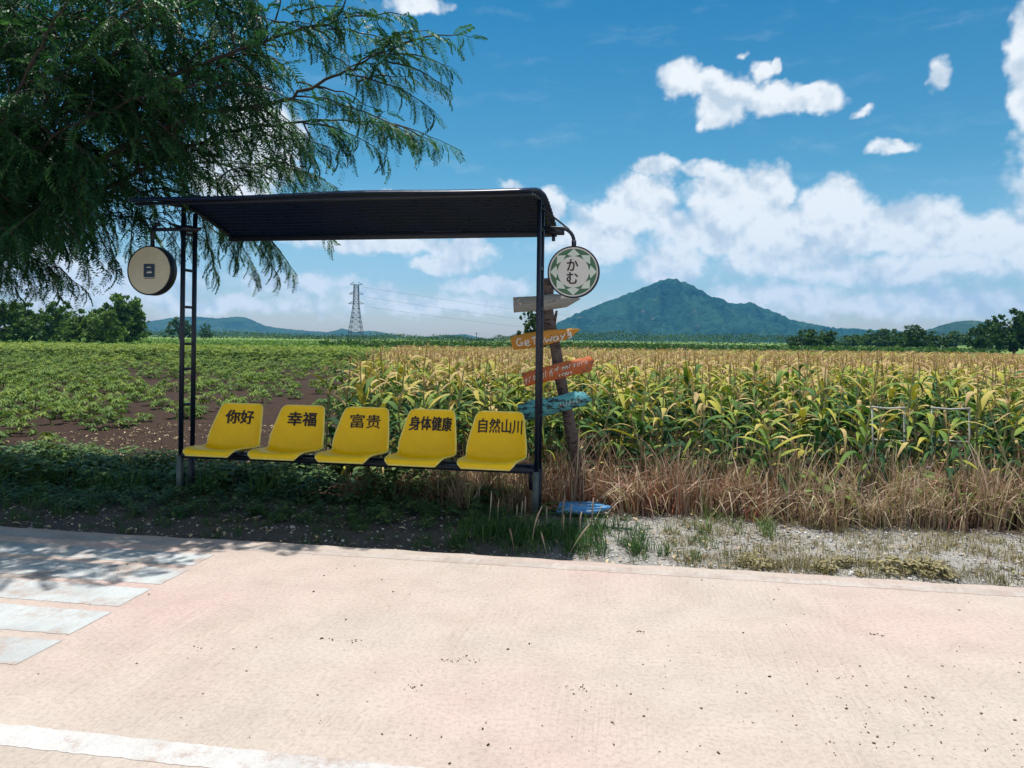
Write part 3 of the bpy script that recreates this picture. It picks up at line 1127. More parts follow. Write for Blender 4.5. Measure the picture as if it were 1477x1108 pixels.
def strokes(polys, D, w, mat, parent_o, name='lettering'):
    gg = Geo()
    for pl in polys:
        pts = np.array([tuple(P(x, y, D)) for x, y in pl]) - sv
        if len(pts) > 2:
            k = np.linspace(0, len(pts) - 1, len(pts) * 4)
            pts = np.stack([np.interp(k, np.arange(len(pts)), pts[:, c]) for c in range(3)], -1)
        gg.tube(pts, w * (0.8 + 0.4 * rng.random(len(pts))), 5)
    return gg.build(name, mat, parent_o)


DB = 7.115
b1 = board([(740, 429), (775, 427), (800, 424), (822, 426), (838, 431), (818, 443), (805, 445), (775, 448), (741, 451)], DB, M_GREYWOOD, label='bare grey weathered board at the top', seed=1)
strokes([[(750, 432), (747, 434), (748, 437), (751, 438)], [(749, 438), (752, 437)], [(752, 438), (750, 440)]], DB - 0.004, 0.003, M_WHITEINK, b1)
b2 = board([(735, 487), (757, 481), (790, 476), (830, 474), (838, 475), (826, 485), (814, 491), (790, 497), (765, 502), (741, 505)], DB - 0.002, M_ORANGE, label='orange pointed board lettered Getaway', seed=2)
GA = [[(752, 489), (747, 489), (745, 494), (748, 499), (753, 498), (754, 494), (750, 495)],
      [(758, 496), (763, 494), (762, 491), (758, 492), (757, 497), (761, 499), (765, 497)],
      [(766, 488), (774, 486)], [(770, 487), (771, 497)],
      [(781, 488), (777, 489), (776, 494), (779, 496), (782, 492), (782, 487), (784, 494)],
      [(785, 487), (788, 494), (791, 489), (794, 493), (796, 485)],
      [(803, 485), (799, 486), (798, 491), (801, 492), (804, 489), (804, 484), (806, 491)],
      [(808, 483), (811, 488)], [(815, 481), (811, 488), (808, 493)],
      [(820, 476), (819, 482), (823, 483)], [(818, 485), (825, 482)], [(822, 479), (824, 486), (820, 488)]]
strokes(GA, DB - 0.006, 0.0078, M_WHITEINK, b2)
b3 = board([(752, 539), (775, 532), (810, 523), (851, 514), (858, 521), (853, 535), (820, 543), (780, 553), (758, 558)], DB + 0.01, M_RED, label='red orange board with faint white handwriting', seed=3)
r = np.random.default_rng(4)
GLY = [[(0, 0), (0, 1), (.35, 1), (.5, .7), (.5, 0)], [(0, 1), (0, .2), (.25, 0), (.5, .25), (.5, 1)], [(.5, .8), (.2, 1), (0, .5), (.2, 0), (.5, .2)],
       [(0, 1.5), (0, 0)], [(.25, 1), (0, .5), (.25, 0), (.5, .5), (.25, 1)], [(0, 0), (.05, 1), (.25, .4), (.45, 1), (.5, 0)], [(0, 1), (.25, .1), (.5, 1), (.2, -.5)],
       [(.5, 1), (.1, .9), (0, .4), (.25, 0), (.5, .9), (.5, 0)], [(0, 0), (0, 1), (.2, .9), (.45, 1)]]
SC = []
for (x0, x1, y0, slope, hh_, ww_) in ((757, 800, 553, -0.27, 9.0, 6.6), (795, 849, 538, -0.25, 6.5, 5.4), (806, 826, 543.5, -0.25, 4.5, 4.2)):
    x = x0
    while x < x1:
        gl = GLY[int(r.integers(0, len(GLY)))]
        yb = y0 + (x - x0) * slope
        SC.append([(x + px_ * ww_ + r.normal(0, .3), yb - py_ * hh_ * .8 + px_ * ww_ * slope + r.normal(0, .3)) for px_, py_ in gl])
        x += ww_ * r.uniform(0.75, 1.15)
strokes(SC, DB + 0.006, 0.0036, M_WHITEINK, b3)
b4 = board([(746, 586), (766, 578), (800, 573), (828, 565), (842, 565), (849, 571), (854, 577), (843, 585), (810, 594), (780, 602), (756, 606), (750, 598)], DB + 0.03, M_TEAL, label='flaking teal board at the bottom', seed=5)
SC = []
for k in range(7):
    x = 808 + k * 4.7
    yc = 585 - (x - 808) * 0.25
    SC.append([(x, yc - 4), (x + r.uniform(-1, 1), yc + 3)])
    SC.append([(x, yc - r.uniform(-2, 3)), (x + 3.5, yc - r.uniform(-2, 3))])
strokes(SC, DB + 0.026, 0.0022, M_WHITEINK, b4)
for (x, y, o) in ((800, 434, b1), (793, 436, b1), (795, 484, b2), (800, 488, b2), (806, 535, b3), (813, 540, b3), (818, 582, b4), (826, 588, b4)):
    g = Geo()
    p = np.array(P(x, y, DB - 0.003)) - sv
    g.tube([p, p + (0, -0.004, 0)], 0.005, 8)
    g.build('nail', M_STEEL, o)

# the blue board lying on the ground by the right post
bl = np.array([P(804, 735, 6.85).x, 6.86, 0.0])
g = Geo()
out = [(-0.0, -0.10), (0.33, -0.12), (0.49, 0.0), (0.36, 0.11), (0.02, 0.12)]
fl = []
rr_ = np.random.default_rng(8)
for (a, b) in zip(out, out[1:] + out[:1]):
    for k in range(8):
        fl.append((a[0] + (b[0] - a[0]) * k / 8 + rr_.normal(0, .002), a[1] + (b[1] - a[1]) * k / 8 + rr_.normal(0, .002)))
n = len(fl)
g.addpoly([(x, y, 0.03) for x, y in fl] + [(x, y, 0.0) for x, y in fl], [list(range(n)), list(range(2 * n - 1, n - 1, -1))] + [[i, n + i, n + (i + 1) % n, (i + 1) % n] for i in range(n)])
o = g.build('fallen_board', M_BLUE, None)
o.location = (bl[0], bl[1], 0.035)
o.rotation_euler = (R(9), R(-2), R(-6))
tag(o, 'blue painted pointed board lying on the ground at the foot of the right post', 'board')

# a pale weathered frame left standing at the edge of the corn
frame = empty('weathered_frame', (P(1330, 640, 8.0).x, 8.0, 0))
tag(frame, 'pale thin weathered frame half hidden in the corn on the right', 'frame')
M_PALEWOOD = wood('pale_weathered_wood', (0.42, 0.42, 0.37), (0.22, 0.21, 0.18), 0.6)
zt = P(1330, 588, 8.0).z
for (x0, x1) in ((1258, 1304), (1344, 1398)):
    xa, xb = P(x0, 600, 8.0).x - frame.location.x, P(x1, 600, 8.0).x - frame.location.x
    g = Geo()
    g.tube([(xa - 0.01, 0, zt), ((xa + xb) / 2, 0.005, zt - 0.016), (xb + 0.01, 0, zt - 0.004)], 0.011, 7)
    g.build('rail', M_PALEWOOD, frame)
    g = Geo()
    g.tube([(xa, 0, zt * 0.62), (xb, 0.01, zt * 0.60)], 0.009, 7)
    g.build('rail', M_PALEWOOD, frame)
    for x in (xa, xb):
        g = Geo()
        g.tube([(x, 0, -0.05), (x + 0.016, 0.01, zt * .5), (x, 0, zt - 0.012)], 0.009, 7)
        g.build('leg', M_PALEWOOD, frame)
g = Geo()
xa, xb = P(1304, 600, 8.0).x - frame.location.x, P(1344, 600, 8.0).x - frame.location.x
g.tube([(xa, 0.0, zt * 0.30), (xb, 0.0, zt * 0.30)], 0.009, 7)
g.build('stretcher', M_PALEWOOD, frame)

# ------------------------------------------------------------------ foliage
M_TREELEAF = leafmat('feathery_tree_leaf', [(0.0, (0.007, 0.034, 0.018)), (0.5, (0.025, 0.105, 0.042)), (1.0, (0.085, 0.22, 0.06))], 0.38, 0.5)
M_CORN = leafmat('corn_leaf', [(0.0, (0.012, 0.055, 0.018)), (0.28, (0.040, 0.115, 0.026)), (0.48, (0.17, 0.25, 0.035)), (0.62, (0.40, 0.36, 0.05)), (0.78, (0.50, 0.38, 0.16)), (1.0, (0.36, 0.23, 0.13))], 0.22, 0.68, 0.42, 0.2)
M_STALK = leafmat('corn_stalk', [(0.0, (0.08, 0.15, 0.04)), (0.5, (0.25, 0.25, 0.10)), (1.0, (0.42, 0.31, 0.18))], 0.0, 0.6, 0.3)
M_CASS = leafmat('cassava_leaf', [(0.0, (0.018, 0.062, 0.012)), (0.5, (0.080, 0.155, 0.020)), (1.0, (0.22, 0.29, 0.040))], 0.28, 0.6, 0.34, 0.2)
M_CSTEM = leafmat('cassava_stem', [(0.0, (0.12, 0.07, 0.05)), (1.0, (0.25, 0.16, 0.10))], 0.0, 0.8)
M_DRY = leafmat('dry_grass_blade', [(0.0, (0.32, 0.10, 0.06)), (0.25, (0.24, 0.12, 0.075)), (0.55, (0.34, 0.22, 0.155)), (0.85, (0.50, 0.39, 0.29)), (1.0, (0.36, 0.34, 0.16))], 0.2, 0.7, 0.5)
M_WEED = leafmat('green_weed', [(0.0, (0.014, 0.05, 0.016)), (0.5, (0.042, 0.12, 0.026)), (1.0, (0.16, 0.23, 0.05))], 0.3, 0.55, 0.35)
M_OLIVE = leafmat('olive_ground_weed', [(0.0, (0.07, 0.06, 0.022)), (0.5, (0.165, 0.145, 0.055)), (1.0, (0.34, 0.29, 0.15))], 0.25, 0.7, 0.4)
M_FAR = leafmat('far_tree_leaf', [(0.0, (0.010, 0.032, 0.013)), (0.5, (0.042, 0.105, 0.024)), (1.0, (0.13, 0.22, 0.035))], 0.32, 0.6, 0.5)
M_PEBBLE = leafmat('grey_gravel', [(0.0, (0.16, 0.14, 0.12)), (0.5, (0.34, 0.33, 0.31)), (1.0, (0.60, 0.585, 0.56))], 0.0, 0.9, 0.8)
M_LITTER = leafmat('dry_leaf_litter', [(0.0, (0.05, 0.035, 0.02)), (0.5, (0.24, 0.16, 0.08)), (1.0, (0.55, 0.44, 0.28))], 0.1, 0.8, 0.5)


def rot_from(d, up=(0, 0, 1)):
    """matrices whose local y runs along d and local z leans to up; d is (K,3)"""
    d = d / (np.linalg.norm(d, axis=1)[:, None] + 1e-9)
    up = np.broadcast_to(np.asarray(up, float), d.shape)
    x = np.cross(d, up)
    bad = np.linalg.norm(x, axis=1) < 1e-3
    x[bad] = (1, 0, 0)
    x /= np.linalg.norm(x, axis=1)[:, None]
    z = np.cross(x, d)
    return np.stack([x, d, z], 2)


def scatter_m(geo, templ, Ms, pos, sc, dt=None):
    V, Q, T = templ
    k = len(pos)
    if not k:
        return
    W = np.einsum('kij,nj->kni', Ms * np.asarray(sc)[:, None, None], V) + pos[:, None, :]
    QQ = (Q[None] + (np.arange(k) * len(V))[:, None, None]).reshape(-1, 4)
    TT = np.repeat(T[None], k, 0)
    if dt is not None:
        TT = TT + np.asarray(dt)[:, None]
    geo.add(W.reshape(-1, 3), QQ, np.clip(TT, 0, 1).ravel())


# ---- the feathery roadside tree that reaches in from the left
def frond_template(curl, npair, seed):
    r = np.random.default_rng(seed)
    gg = Geo()
    t = np.linspace(0, 1, 8)
    ry, rz = t * (1 - 0.25 * curl * t), -0.55 * curl * t ** 2
    pts = np.stack([0 * t, ry, rz], -1)
    gg.ribbon(pts, np.linspace(0.014, 0.005, 8), (1, 0, 0), 0.35)
    for k in range(npair):
        s = 0.08 + 0.92 * (k + 0.5) / npair
        p = np.array([0, np.interp(s, t, ry), np.interp(s, t, rz)])
        ln_ = 0.21 * (1 - 0.45 * abs(s - 0.42) / 0.58) * r.uniform(0.85, 1.1)
        for sg in (-1, 1):
            dirv = np.array([sg * 0.86, 0.42 + r.normal(0, .08), -0.30 + r.normal(0, 0.18)])
            dirv /= np.linalg.norm(dirv)
            wv = np.array([0.3 * sg, 0.9, 0.1 + r.normal(0, 0.15)]) * 0.040
            a = p + dirv * ln_ * 0.5
            b = p + dirv * ln_ + np.array([0, 0, -0.02])
            gg.add([p, a - wv, b, a + wv], [[0, 1, 2, 3]], 0.5 + r.normal(0, 0.08))
    return gg.arrays()


FROND = [frond_template(c, n, i) for i, (c, n) in enumerate(((0.7, 12), (1.1, 13), (1.4, 12), (0.4, 11)))]
tree_base = np.array([-7.9, 9.4, 0.0])
roadside_tree = empty('roadside_tree', tuple(tree_base))
tag(roadside_tree, 'large feathery leaved tree overhanging the shelter roof from the upper left', 'tree')
bark, leaves = Geo(), Geo()
fork = np.array([-7.5, 9.2, 2.3])
bark.tube(np.array([tree_base + (0, 0, -0.1), tree_base + (0.08, -0.05, 0.8), (-7.65, 9.3, 1.6), fork]) - tree_base, [0.30, 0.22, 0.19, 0.19], 12)
tr = np.random.default_rng(21)


def limb(pts, r0, r1):
    """a curved limb through pts (k,3): bark tube and an even sampling of it"""
    pts = np.asarray(pts, float)
    k = np.linspace(0, len(pts) - 1, 6 * len(pts))
    # smooth the polyline
    c = np.stack([np.interp(k, np.arange(len(pts)), pts[:, j]) for j in range(3)], -1)
    for _ in range(3):
        c[1:-1] = (c[:-2] + 2 * c[1:-1] + c[2:]) / 4
    c[1:-1] += tr.normal(0, 0.012, c[1:-1].shape)
    bark.tube(c - tree_base, np.linspace(r0, r1, len(c)), 7)
    return c


def fronds_along(c, s0, every, lo, hi, tone, droop=0.55):
    seg = np.linalg.norm(np.diff(c, axis=0), axis=1)
    cum = np.concatenate([[0], np.cumsum(seg)])
    Lg = cum[-1]
    ss = np.arange(s0 * Lg, Lg, every)
    if not len(ss):
        return
    ss = ss + tr.uniform(-0.3, 0.3, len(ss)) * every
    p = np.stack([np.interp(ss, cum, c[:, j]) for j in range(3)], -1)
    tg = np.stack([np.interp(ss, cum, np.gradient(c[:, j])) for j in range(3)], -1)
    tg /= np.linalg.norm(tg, axis=1)[:, None] + 1e-9
    sd = np.cross(tg, (0, 0, 1.0))
    sd /= np.linalg.norm(sd, axis=1)[:, None] + 1e-9
    alt = np.where(np.arange(len(ss)) % 2 == 0, 1.0, -1.0)[:, None]
    d = tg * tr.uniform(0.35, 0.9, (len(ss), 1)) + sd * alt * tr.uniform(0.3, 0.9, (len(ss), 1)) + np.array([0, 0, -1.0]) * tr.uniform(droop - 0.5, droop + 0.35, (len(ss), 1))
    up = np.array([0, 0, 1.0]) + tr.normal(0, 0.25, (len(ss), 3))
    Ms = rot_from(d, up)
    sc = tr.uniform(lo, hi, len(ss))
    which = tr.integers(0, len(FROND), len(ss))
    for w in range(len(FROND)):
        m = which == w
        scatter_m(leaves, FROND[w], Ms[m], p[m] - tree_base, sc[m], tone + tr.normal(0, 0.12, m.sum()))


def twig(p, d, ln_, tone, every=0.048, lo=0.20, hi=0.34, droop=0.38, r0=0.011):
    n = 7
    t = np.linspace(0, 1, n)[:, None]
    d = np.asarray(d, float)
    d = d / np.linalg.norm(d)
    c = p + d * ln_ * t + np.array([0, 0, -1.0]) * ln_ * 0.32 * t ** 2 + np.cumsum(tr.normal(0, 0.012, (n, 3)), 0)
    bark.tube(c - tree_base, np.linspace(r0, 0.003, n), 5)
    fronds_along(c, 0.12, every, lo, hi, tone, droop)
    return c


def PP(l):
    return np.array([tuple(P(x, y, D)) for x, y, D in l])


LIMBS = [  # seen limbs (frame position, depth), radius, twig count, twig length, direction spread
    ([(20, 300, 8.6), (150, 225, 8.4), (280, 165, 8.4), (400, 150, 8.5), (480, 112, 8.6), (540, 80, 8.5), (585, 62, 8.5)], 0.05, 30, 0.75),
    ([(20, 310, 8.8), (160, 270, 8.9), (290, 200, 9.1), (400, 178, 9.5), (480, 172, 9.5), (555, 180, 9.5)], 0.045, 26, 0.70),
    ([(10, 290, 9.0), (130, 160, 8.6), (250, 110, 8.3), (350, 70, 8.2), (430, 42, 8.2), (500, 30, 8.2)], 0.05, 30, 0.72),
    ([(0, 300, 9.0), (90, 150, 8.4), (200, 40, 8.0), (300, -10, 8.0), (400, -40, 8.0)], 0.05, 30, 0.7),
    ([(0, 320, 9.0), (120, 290, 8.9), (230, 270, 9.0), (310, 290, 9.2), (370, 330, 9.4)], 0.035, 22, 0.6),
    ([(0, 330, 8.8), (80, 330, 8.6), (160, 310, 8.6), (240, 320, 8.8)], 0.03, 18, 0.5),
    ([(-20, 345, 8.6), (30, 365, 8.5), (75, 382, 8.5)], 0.03, 14, 0.5),
    ([(0, 250, 8.6), (100, 90, 7.9), (190, 10, 7.5)], 0.04, 26, 0.7),
    ([(-30, 250, 8.2), (40, 100, 7.6), (110, -20, 7.2)], 0.04, 24, 0.7),
    ([(-40, 300, 8.3), (40, 230, 7.9), (120, 190, 7.7), (200, 180, 7.7)], 0.035, 24, 0.6),
    ([(-40, 320, 8.4), (80, 260, 8.4), (200, 230, 8.6), (320, 235, 9.0), (400, 240, 9.2)], 0.035, 22, 0.7),
    ([(-40, 290, 8.2), (100, 180, 8.0), (230, 130, 7.9), (340, 120, 8.0)], 0.035, 26, 0.75),
]
for li, (pts, rad, nt_, tl) in enumerate(LIMBS):
    if li not in (4, 5, 6, 9, 10):
        pts = [(x, y, D * 0.84) for x, y, D in pts]
        tl *= 0.86
    w = PP(pts)
    first = w[0]
    c = limb(np.concatenate([[fork, (fork * 2 + first) / 3 + (0, 0, 0.15)], w]), rad * 0.75, 0.006)
    n = len(c)
    nt_ = int(nt_ * 1.5)
    for k in range(nt_):
        s = int(n * (0.25 + 0.75 * (k + tr.uniform(0, 1)) / nt_))
        s = min(s, n - 2)
        tg = c[min(s + 1, n - 1)] - c[s - 1]
        tg /= np.linalg.norm(tg)
        rnd = tr.normal(0, 0.75, 3)
        d = tg * 0.85 + rnd * (1, 1, 0.75)
        if s / n > 0.58 and tr.random() < 0.5:
            continue
        ln_ = tl * tr.uniform(0.55, 1.1) * (1.15 - 0.45 * s / n)
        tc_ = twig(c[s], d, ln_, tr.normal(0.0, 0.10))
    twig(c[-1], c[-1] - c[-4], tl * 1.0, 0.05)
# long drooping sprays that stand clear against the sky: start, end, depth
SPRAYS = [((520, 178), (655, 215), 9.5), ((555, 80), (650, 95), 8.5), ((560, 90), (648, 130), 8.5), ((500, 105), (630, 165), 8.6), ((480, 150), (600, 205), 9.2), ((455, 178), (560, 232), 9.4),
          ((400, 200), (500, 228), 9.3), ((380, 225), (470, 268), 9.3), ((330, 255), (465, 282), 9.4), ((470, 40), (560, 55), 8.2), ((440, 60), (540, 130), 8.3), ((420, 20), (500, 12), 8.2),
          ((540, 62), (618, 45), 8.5), ((310, 300), (372, 400), 9.4), ((320, 305), (400, 395), 9.5), ((290, 310), (315, 402), 9.3), ((360, 318), (398, 370), 9.5), ((300, 325), (345, 375), 9.3),
          ((240, 315), (285, 360), 9.1), ((100, 330), (125, 395), 8.6), ((150, 325), (172, 390), 8.7), ((190, 320), (185, 372), 8.8), ((40, 370), (95, 408), 8.5), ((20, 380), (60, 425), 8.5), ((0, 380), (25, 432), 8.5),
          ((470, 318), (477, 355), 10.2), ((60, 340), (85, 400), 8.6), ((430, 120), (520, 165), 8.7), ((350, 130), (450, 200), 9.0), ((520, 120), (600, 110), 8.6), ((390, 30), (470, 70), 8.2)]
for a, b, D in SPRAYS:
    if max(a[1], b[1]) < 270:
        D *= 0.84
    p0, p1 = np.array(P(a[0], a[1], D)), np.array(P(b[0], b[1], D + tr.uniform(-.3, .3)))
    t = np.linspace(0, 1, 9)[:, None]
    c = p0 + (p1 - p0) * t
    c[:, 2] += 0.22 * np.linalg.norm(p1 - p0) * (t * (1 - t))[:, 0] * 1.3
    c += np.cumsum(tr.normal(0, 0.008, c.shape), 0)
    bark.tube(c - tree_base, np.linspace(0.010, 0.003, 9), 5)
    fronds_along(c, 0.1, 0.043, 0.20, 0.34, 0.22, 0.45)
# the dense inner crown, and the part above and beyond the frame that shades the verge and the road
def crown_fill(n, sampler, tl, lo=0.26, hi=0.42, every=0.07):
    for _ in range(n):
        p = sampler()
        d = (p - fork) * (1, 1, 0.6) / np.linalg.norm(p - fork) + tr.normal(0, 0.6, 3)
        ln_ = tl * tr.uniform(0.7, 1.2)
        q_ = p - d / np.linalg.norm(d) * ln_ * 0.4
        twig(q_, d, ln_, tr.normal(-0.05, 0.12), every, lo, hi)


def dense_seen():
    while True:
        x, y = tr.uniform(-60, 440), tr.uniform(-40, 335)
        # dark heart of the crown: left and middle, thinning to the right and below
        lim = 1.0 - max(0, (x - 170) / 270.0) ** 1.0 - max(0, (y - 235) / 110.0)
        if tr.random() < lim:
            D = tr.uniform(6.7, 8.9)
            if y > 165:
                D = tr.uniform(8.5, 9.3) if x > 125 else tr.uniform(6.7, 7.8)
            return np.array(P(x, y, D))


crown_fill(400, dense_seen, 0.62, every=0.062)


def above():
    while True:
        p = np.array([tr.uniform(-9.5, -2.9), tr.uniform(4.5, 11.5), tr.uniform(4.2, 7.2)])
        e = ((p - (-6.6, 6.9, 5.2)) / (3.6, 2.4, 2.2))
        if np.dot(e, e) > 1:
            continue
        ypix = CY - (p[2] - EYE) / p[1] * F_PX
        xpix = CX + p[0] / p[1] * F_PX
        if ypix < -10 or xpix < -15:
            return p


crown_fill(250, above, 0.85, 0.34, 0.52, 0.10)


def leftside():
    while True:
        p = np.array([tr.uniform(-10.5, -4.6), tr.uniform(5.6, 8.4), tr.uniform(2.6, 5.0)])
        if CX + p[0] / p[1] * F_PX < -10:
            return p


crown_fill(70, leftside, 0.8, 0.34, 0.52, 0.10)
bark.build('trunk', M_BARK, roadside_tree, smooth=True)
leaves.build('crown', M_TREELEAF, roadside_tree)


# ---- corn
def corn_template(seed, h=1.3, nleaf=11, seg=6):
    r = np.random.default_rng(seed)
    lf, st, ts = Geo(), Geo(), Geo()
    lean = r.normal(0, 0.05, 2)
    st.tube([(0, 0, -0.03), (lean[0] * .5 * h, lean[1] * .5 * h, h * .5), (lean[0] * h, lean[1] * h, h)], [0.015, 0.012, 0.006], 5, [0.6] * 15 if False else 0.55, caps=False)
    base_az = r.uniform(0, 6.28)
    for k in range(nleaf):
        zf = 0.10 + 0.84 * (k + r.uniform(0, .6)) / nleaf
        az_ = base_az + (k % 2) * math.pi + r.normal(0, 0.5)
        dv = np.array([math.cos(az_), math.sin(az_), 0])
        sd = np.array([-math.sin(az_), math.cos(az_), 0])
        L_ = r.uniform(0.38, 0.66) * (1 - 0.35 * abs(zf - 0.55))
        dead = zf < 0.30 and r.random() < 0.75
        rise, fall = (r.uniform(0.2, 0.5), r.uniform(0.9, 1.3)) if dead else (r.uniform(0.7, 1.15), r.uniform(0.55, 1.25))
        t = np.linspace(0, 1, seg + 1)
        out = L_ * (t * 0.85 - 0.12 * t ** 2) * (0.7 if dead else 1)
        z = zf * h + L_ * (rise * t - fall * t ** 2)
        tw = r.normal(0, 0.35) * t
        pts = dv * out[:, None] + np.stack([lean[0] * zf * h + 0 * t, lean[1] * zf * h + 0 * t, z], -1)
        pts += sd * (0.06 * r.normal() * t ** 2)[:, None]
        w = r.uniform(0.042, 0.074) * (0.5 if dead else 1) * np.clip(np.minimum(0.45 + 2.5 * t, 1.15 * (1 - t ** 2.2)), 0.02, 1)
        side = sd * np.cos(tw)[:, None] + np.array([0, 0, 1.0]) * np.sin(tw)[:, None]
        tb = 0.85 + r.normal(0, .1) if dead else 0.08 + 0.12 * (seed % 4) / 3 + 0.60 * max(0, zf - 0.45) / 0.55 + r.normal(0, .15)
        lf.ribbon(pts, w, side, np.clip(tb + 0.22 * t ** 2, 0, 1), fold=0.16)
    tz = np.array([lean[0] * h, lean[1] * h, h])
    for k in range(7):
        az_ = r.uniform(0, 6.28)
        L_ = r.uniform(0.07, 0.15)
        sp_ = r.uniform(0.3, 1.2) if k else 0.15
        t = np.linspace(0, 1, 4)
        pts = tz + np.stack([np.cos(az_) * sp_ * L_ * t ** 1.5, np.sin(az_) * sp_ * L_ * t ** 1.5, L_ * (t - 0.25 * sp_ * t ** 2)], -1)
        ts.ribbon(pts, [0.008, 0.010, 0.009, 0.004], (-math.sin(az_), math.cos(az_), 0), 0.85)
    return lf, st, ts


def join(*gs):
    gg = Geo()
    for x in gs:
        V, Q, T = x.arrays()
        gg.add(V, Q, T)
    return gg.arrays()


CT = [corn_template(100 + i, h=1.18 + 0.03 * (i % 4), nleaf=12) for i in range(8)]
CORN_ME = [(a.mesh('corn_plant', M_CORN), b.mesh('stalk', M_STALK), c.mesh('tassel', M_CORN)) for a, b, c in CT]
CORN_FULL = [join(*c) for c in CT]
CORN_LO = [join(*corn_template(140 + i, h=1.28, nleaf=7, seg=3)[0::2]) for i in range(4)]


def dtint(x, y):
    """the crop ripens away from the road: greener in front and on the left, straw further back"""
    return np.clip((y - 9.5) / 9.0, 0, 1) * 0.27 - 0.12 * np.clip((9.3 - y) / 1.5, 0, 1) - 0.07 * np.clip((-x) / 2, 0, 1) * (y < 11)


cr = np.random.default_rng(31)
cpos = []
v = 7.55
while v < 34:
    us_c = np.arange(-12, 32, 0.22)
    us_c = us_c + cr.normal(0, 0.05, len(us_c))
    for u in us_c:
        x, y, _ = rd(u, v + cr.normal(0, 0.06))
        if x > corn_edge(y) + cr.normal(0, 0.12) and x < 0.80 * y + 1.2 and cr.random() < 0.84:
            cpos.append((x, y))
    v += 0.52
cpos = np.array(cpos)
# the signpost stands in a small gap
gap = (np.hypot(cpos[:, 0] - 0.72, cpos[:, 1] - 7.35) > 0.42) & ~((np.abs(cpos[:, 0] - 4.25) < 0.55) & (cpos[:, 1] < 8.1) & (cr.random(len(cpos)) < 0.55))
cpos = cpos[gap]
inview = np.abs(cpos[:, 0]) < 0.70 * cpos[:, 1] + 0.2
order = np.argsort(cpos[:, 1] + np.where(inview, 0, 1000))
near_i, rest_i = order[:300], order[300:]
for j, i in enumerate(near_i):
    x, y = cpos[i]
    k = int(cr.integers(0, 8))
    a, b, c = CORN_ME[k]
    o = bpy.data.objects.new('corn_plant', a)
    COL.objects.link(o)
    hs = (0.86 + 0.12 * min(1, (y - 7.5) / 2.0)) * cr.uniform(0.78, 1.16)
    o.location = (x, y, float(gheight(x, y)))
    o.rotation_euler = (cr.normal(0, .11), cr.normal(0, .11), cr.uniform(0, 6.28))
    o.scale = (1, 1, hs)
    tag(o, 'green and yellowing corn plant in the front rows of the cornfield', 'corn plant', 'corn plants in the front rows')
    for me, nm in ((b, 'stalk'), (c, 'tassel')):
        ch = bpy.data.objects.new(nm, me)
        COL.objects.link(ch)
        ch.parent = o
g = Geo()
kk = cr.integers(0, 8, len(rest_i))
xy = cpos[rest_i]
for w in range(8):
    m = kk == w
    n = m.sum()
    s = cr.uniform(0.92, 1.12, n)
    scatter(g, CORN_FULL[w], np.stack([xy[m, 0], xy[m, 1], gheight(xy[m, 0], xy[m, 1])], -1), cr.uniform(0, 6.28, n), np.stack([s, s, (0.97 - 0.17 * np.clip((xy[m, 1] - 9) / 26, 0, 1)) * cr.uniform(.84, 1.10, n)], -1),
            cr.normal(0, .10, n), dtint(xy[m, 0], xy[m, 1]) + cr.normal(0, .11, n))
# the far part of the field, fewer and wider plants
n = 4200
y = 33.8 + (50 - 33.8) * cr.random(n)
x = corn_edge(y) + (0.78 * y + 1 - corn_edge(y)) * cr.random(n)
x = np.where(y > 70, np.maximum(x, (y - 70) * 1.6), x)
kk = cr.integers(0, 4, n)
for w in range(4):
    m = kk == w
    s = cr.uniform(1.2, 1.7, m.sum())
    scatter(g, CORN_LO[w], np.stack([x[m], y[m], gheight(x[m], y[m])], -1), cr.uniform(0, 6.28, m.sum()), np.stack([s, s, cr.uniform(.66, 0.84, m.sum())], -1), None,
            0.30 + cr.normal(0, .08, m.sum()))
tag(g.build('cornfield', M_CORN), 'ripening yellow and straw coloured cornfield stretching to the far trees', 'cornfield', None, 'stuff')


# ---- cassava
def cassava_template(seed, h=0.34, nleaf=11):
    r = np.random.default_rng(seed)
    lf, st = Geo(), Geo()
    st.tube([(0, 0, -0.02), (r.normal(0, .02), r.normal(0, .02), h * .5), (r.normal(0, .03), r.normal(0, .03), h)], [0.012, 0.010, 0.006], 5, 0.5, caps=False)
    for k in range(nleaf):
        az_ = k * 2.4 + r.normal(0, .3)
        zf = r.uniform(0.15, 1.0)
        el_ = r.uniform(-0.25, 0.95) if zf < 0.6 else r.uniform(0.1, 1.0)
        pl = r.uniform(0.12, 0.24)
        d = np.array([math.cos(az_) * math.cos(el_), math.sin(az_) * math.cos(el_), math.sin(el_)])
        p0 = np.array([0, 0, h * zf])
        p1 = p0 + d * pl
        lf.tube([p0 * (0, 0, 1), p1], 0.003, 4, 0.55, caps=False)
        out = np.array([math.cos(az_), math.sin(az_), 0])
        sd = np.array([-out[1], out[0], 0])
        nl = 7
        tl = r.uniform(0.095, 0.145)
        tint = 0.35 + 0.35 * zf + r.normal(0, .12)
        for j in range(nl):
            a = (j - 3) * 0.62
            dv = out * math.cos(a) + sd * math.sin(a)
            sv_ = -out * math.sin(a) + sd * math.cos(a)
            L_ = tl * (1 - 0.07 * abs(j - 3))
            t = np.array([0, 0.35, 0.7, 1.0])
            pts = p1 + dv * (L_ * t)[:, None] + np.array([0, 0, 1.0]) * (-0.55 * L_ * t ** 2 + r.normal(0, .01))[:, None]
            lf.ribbon(pts, [0.006, 0.034, 0.03, 0.003], sv_, np.clip(tint, 0, 1))
    return lf, st


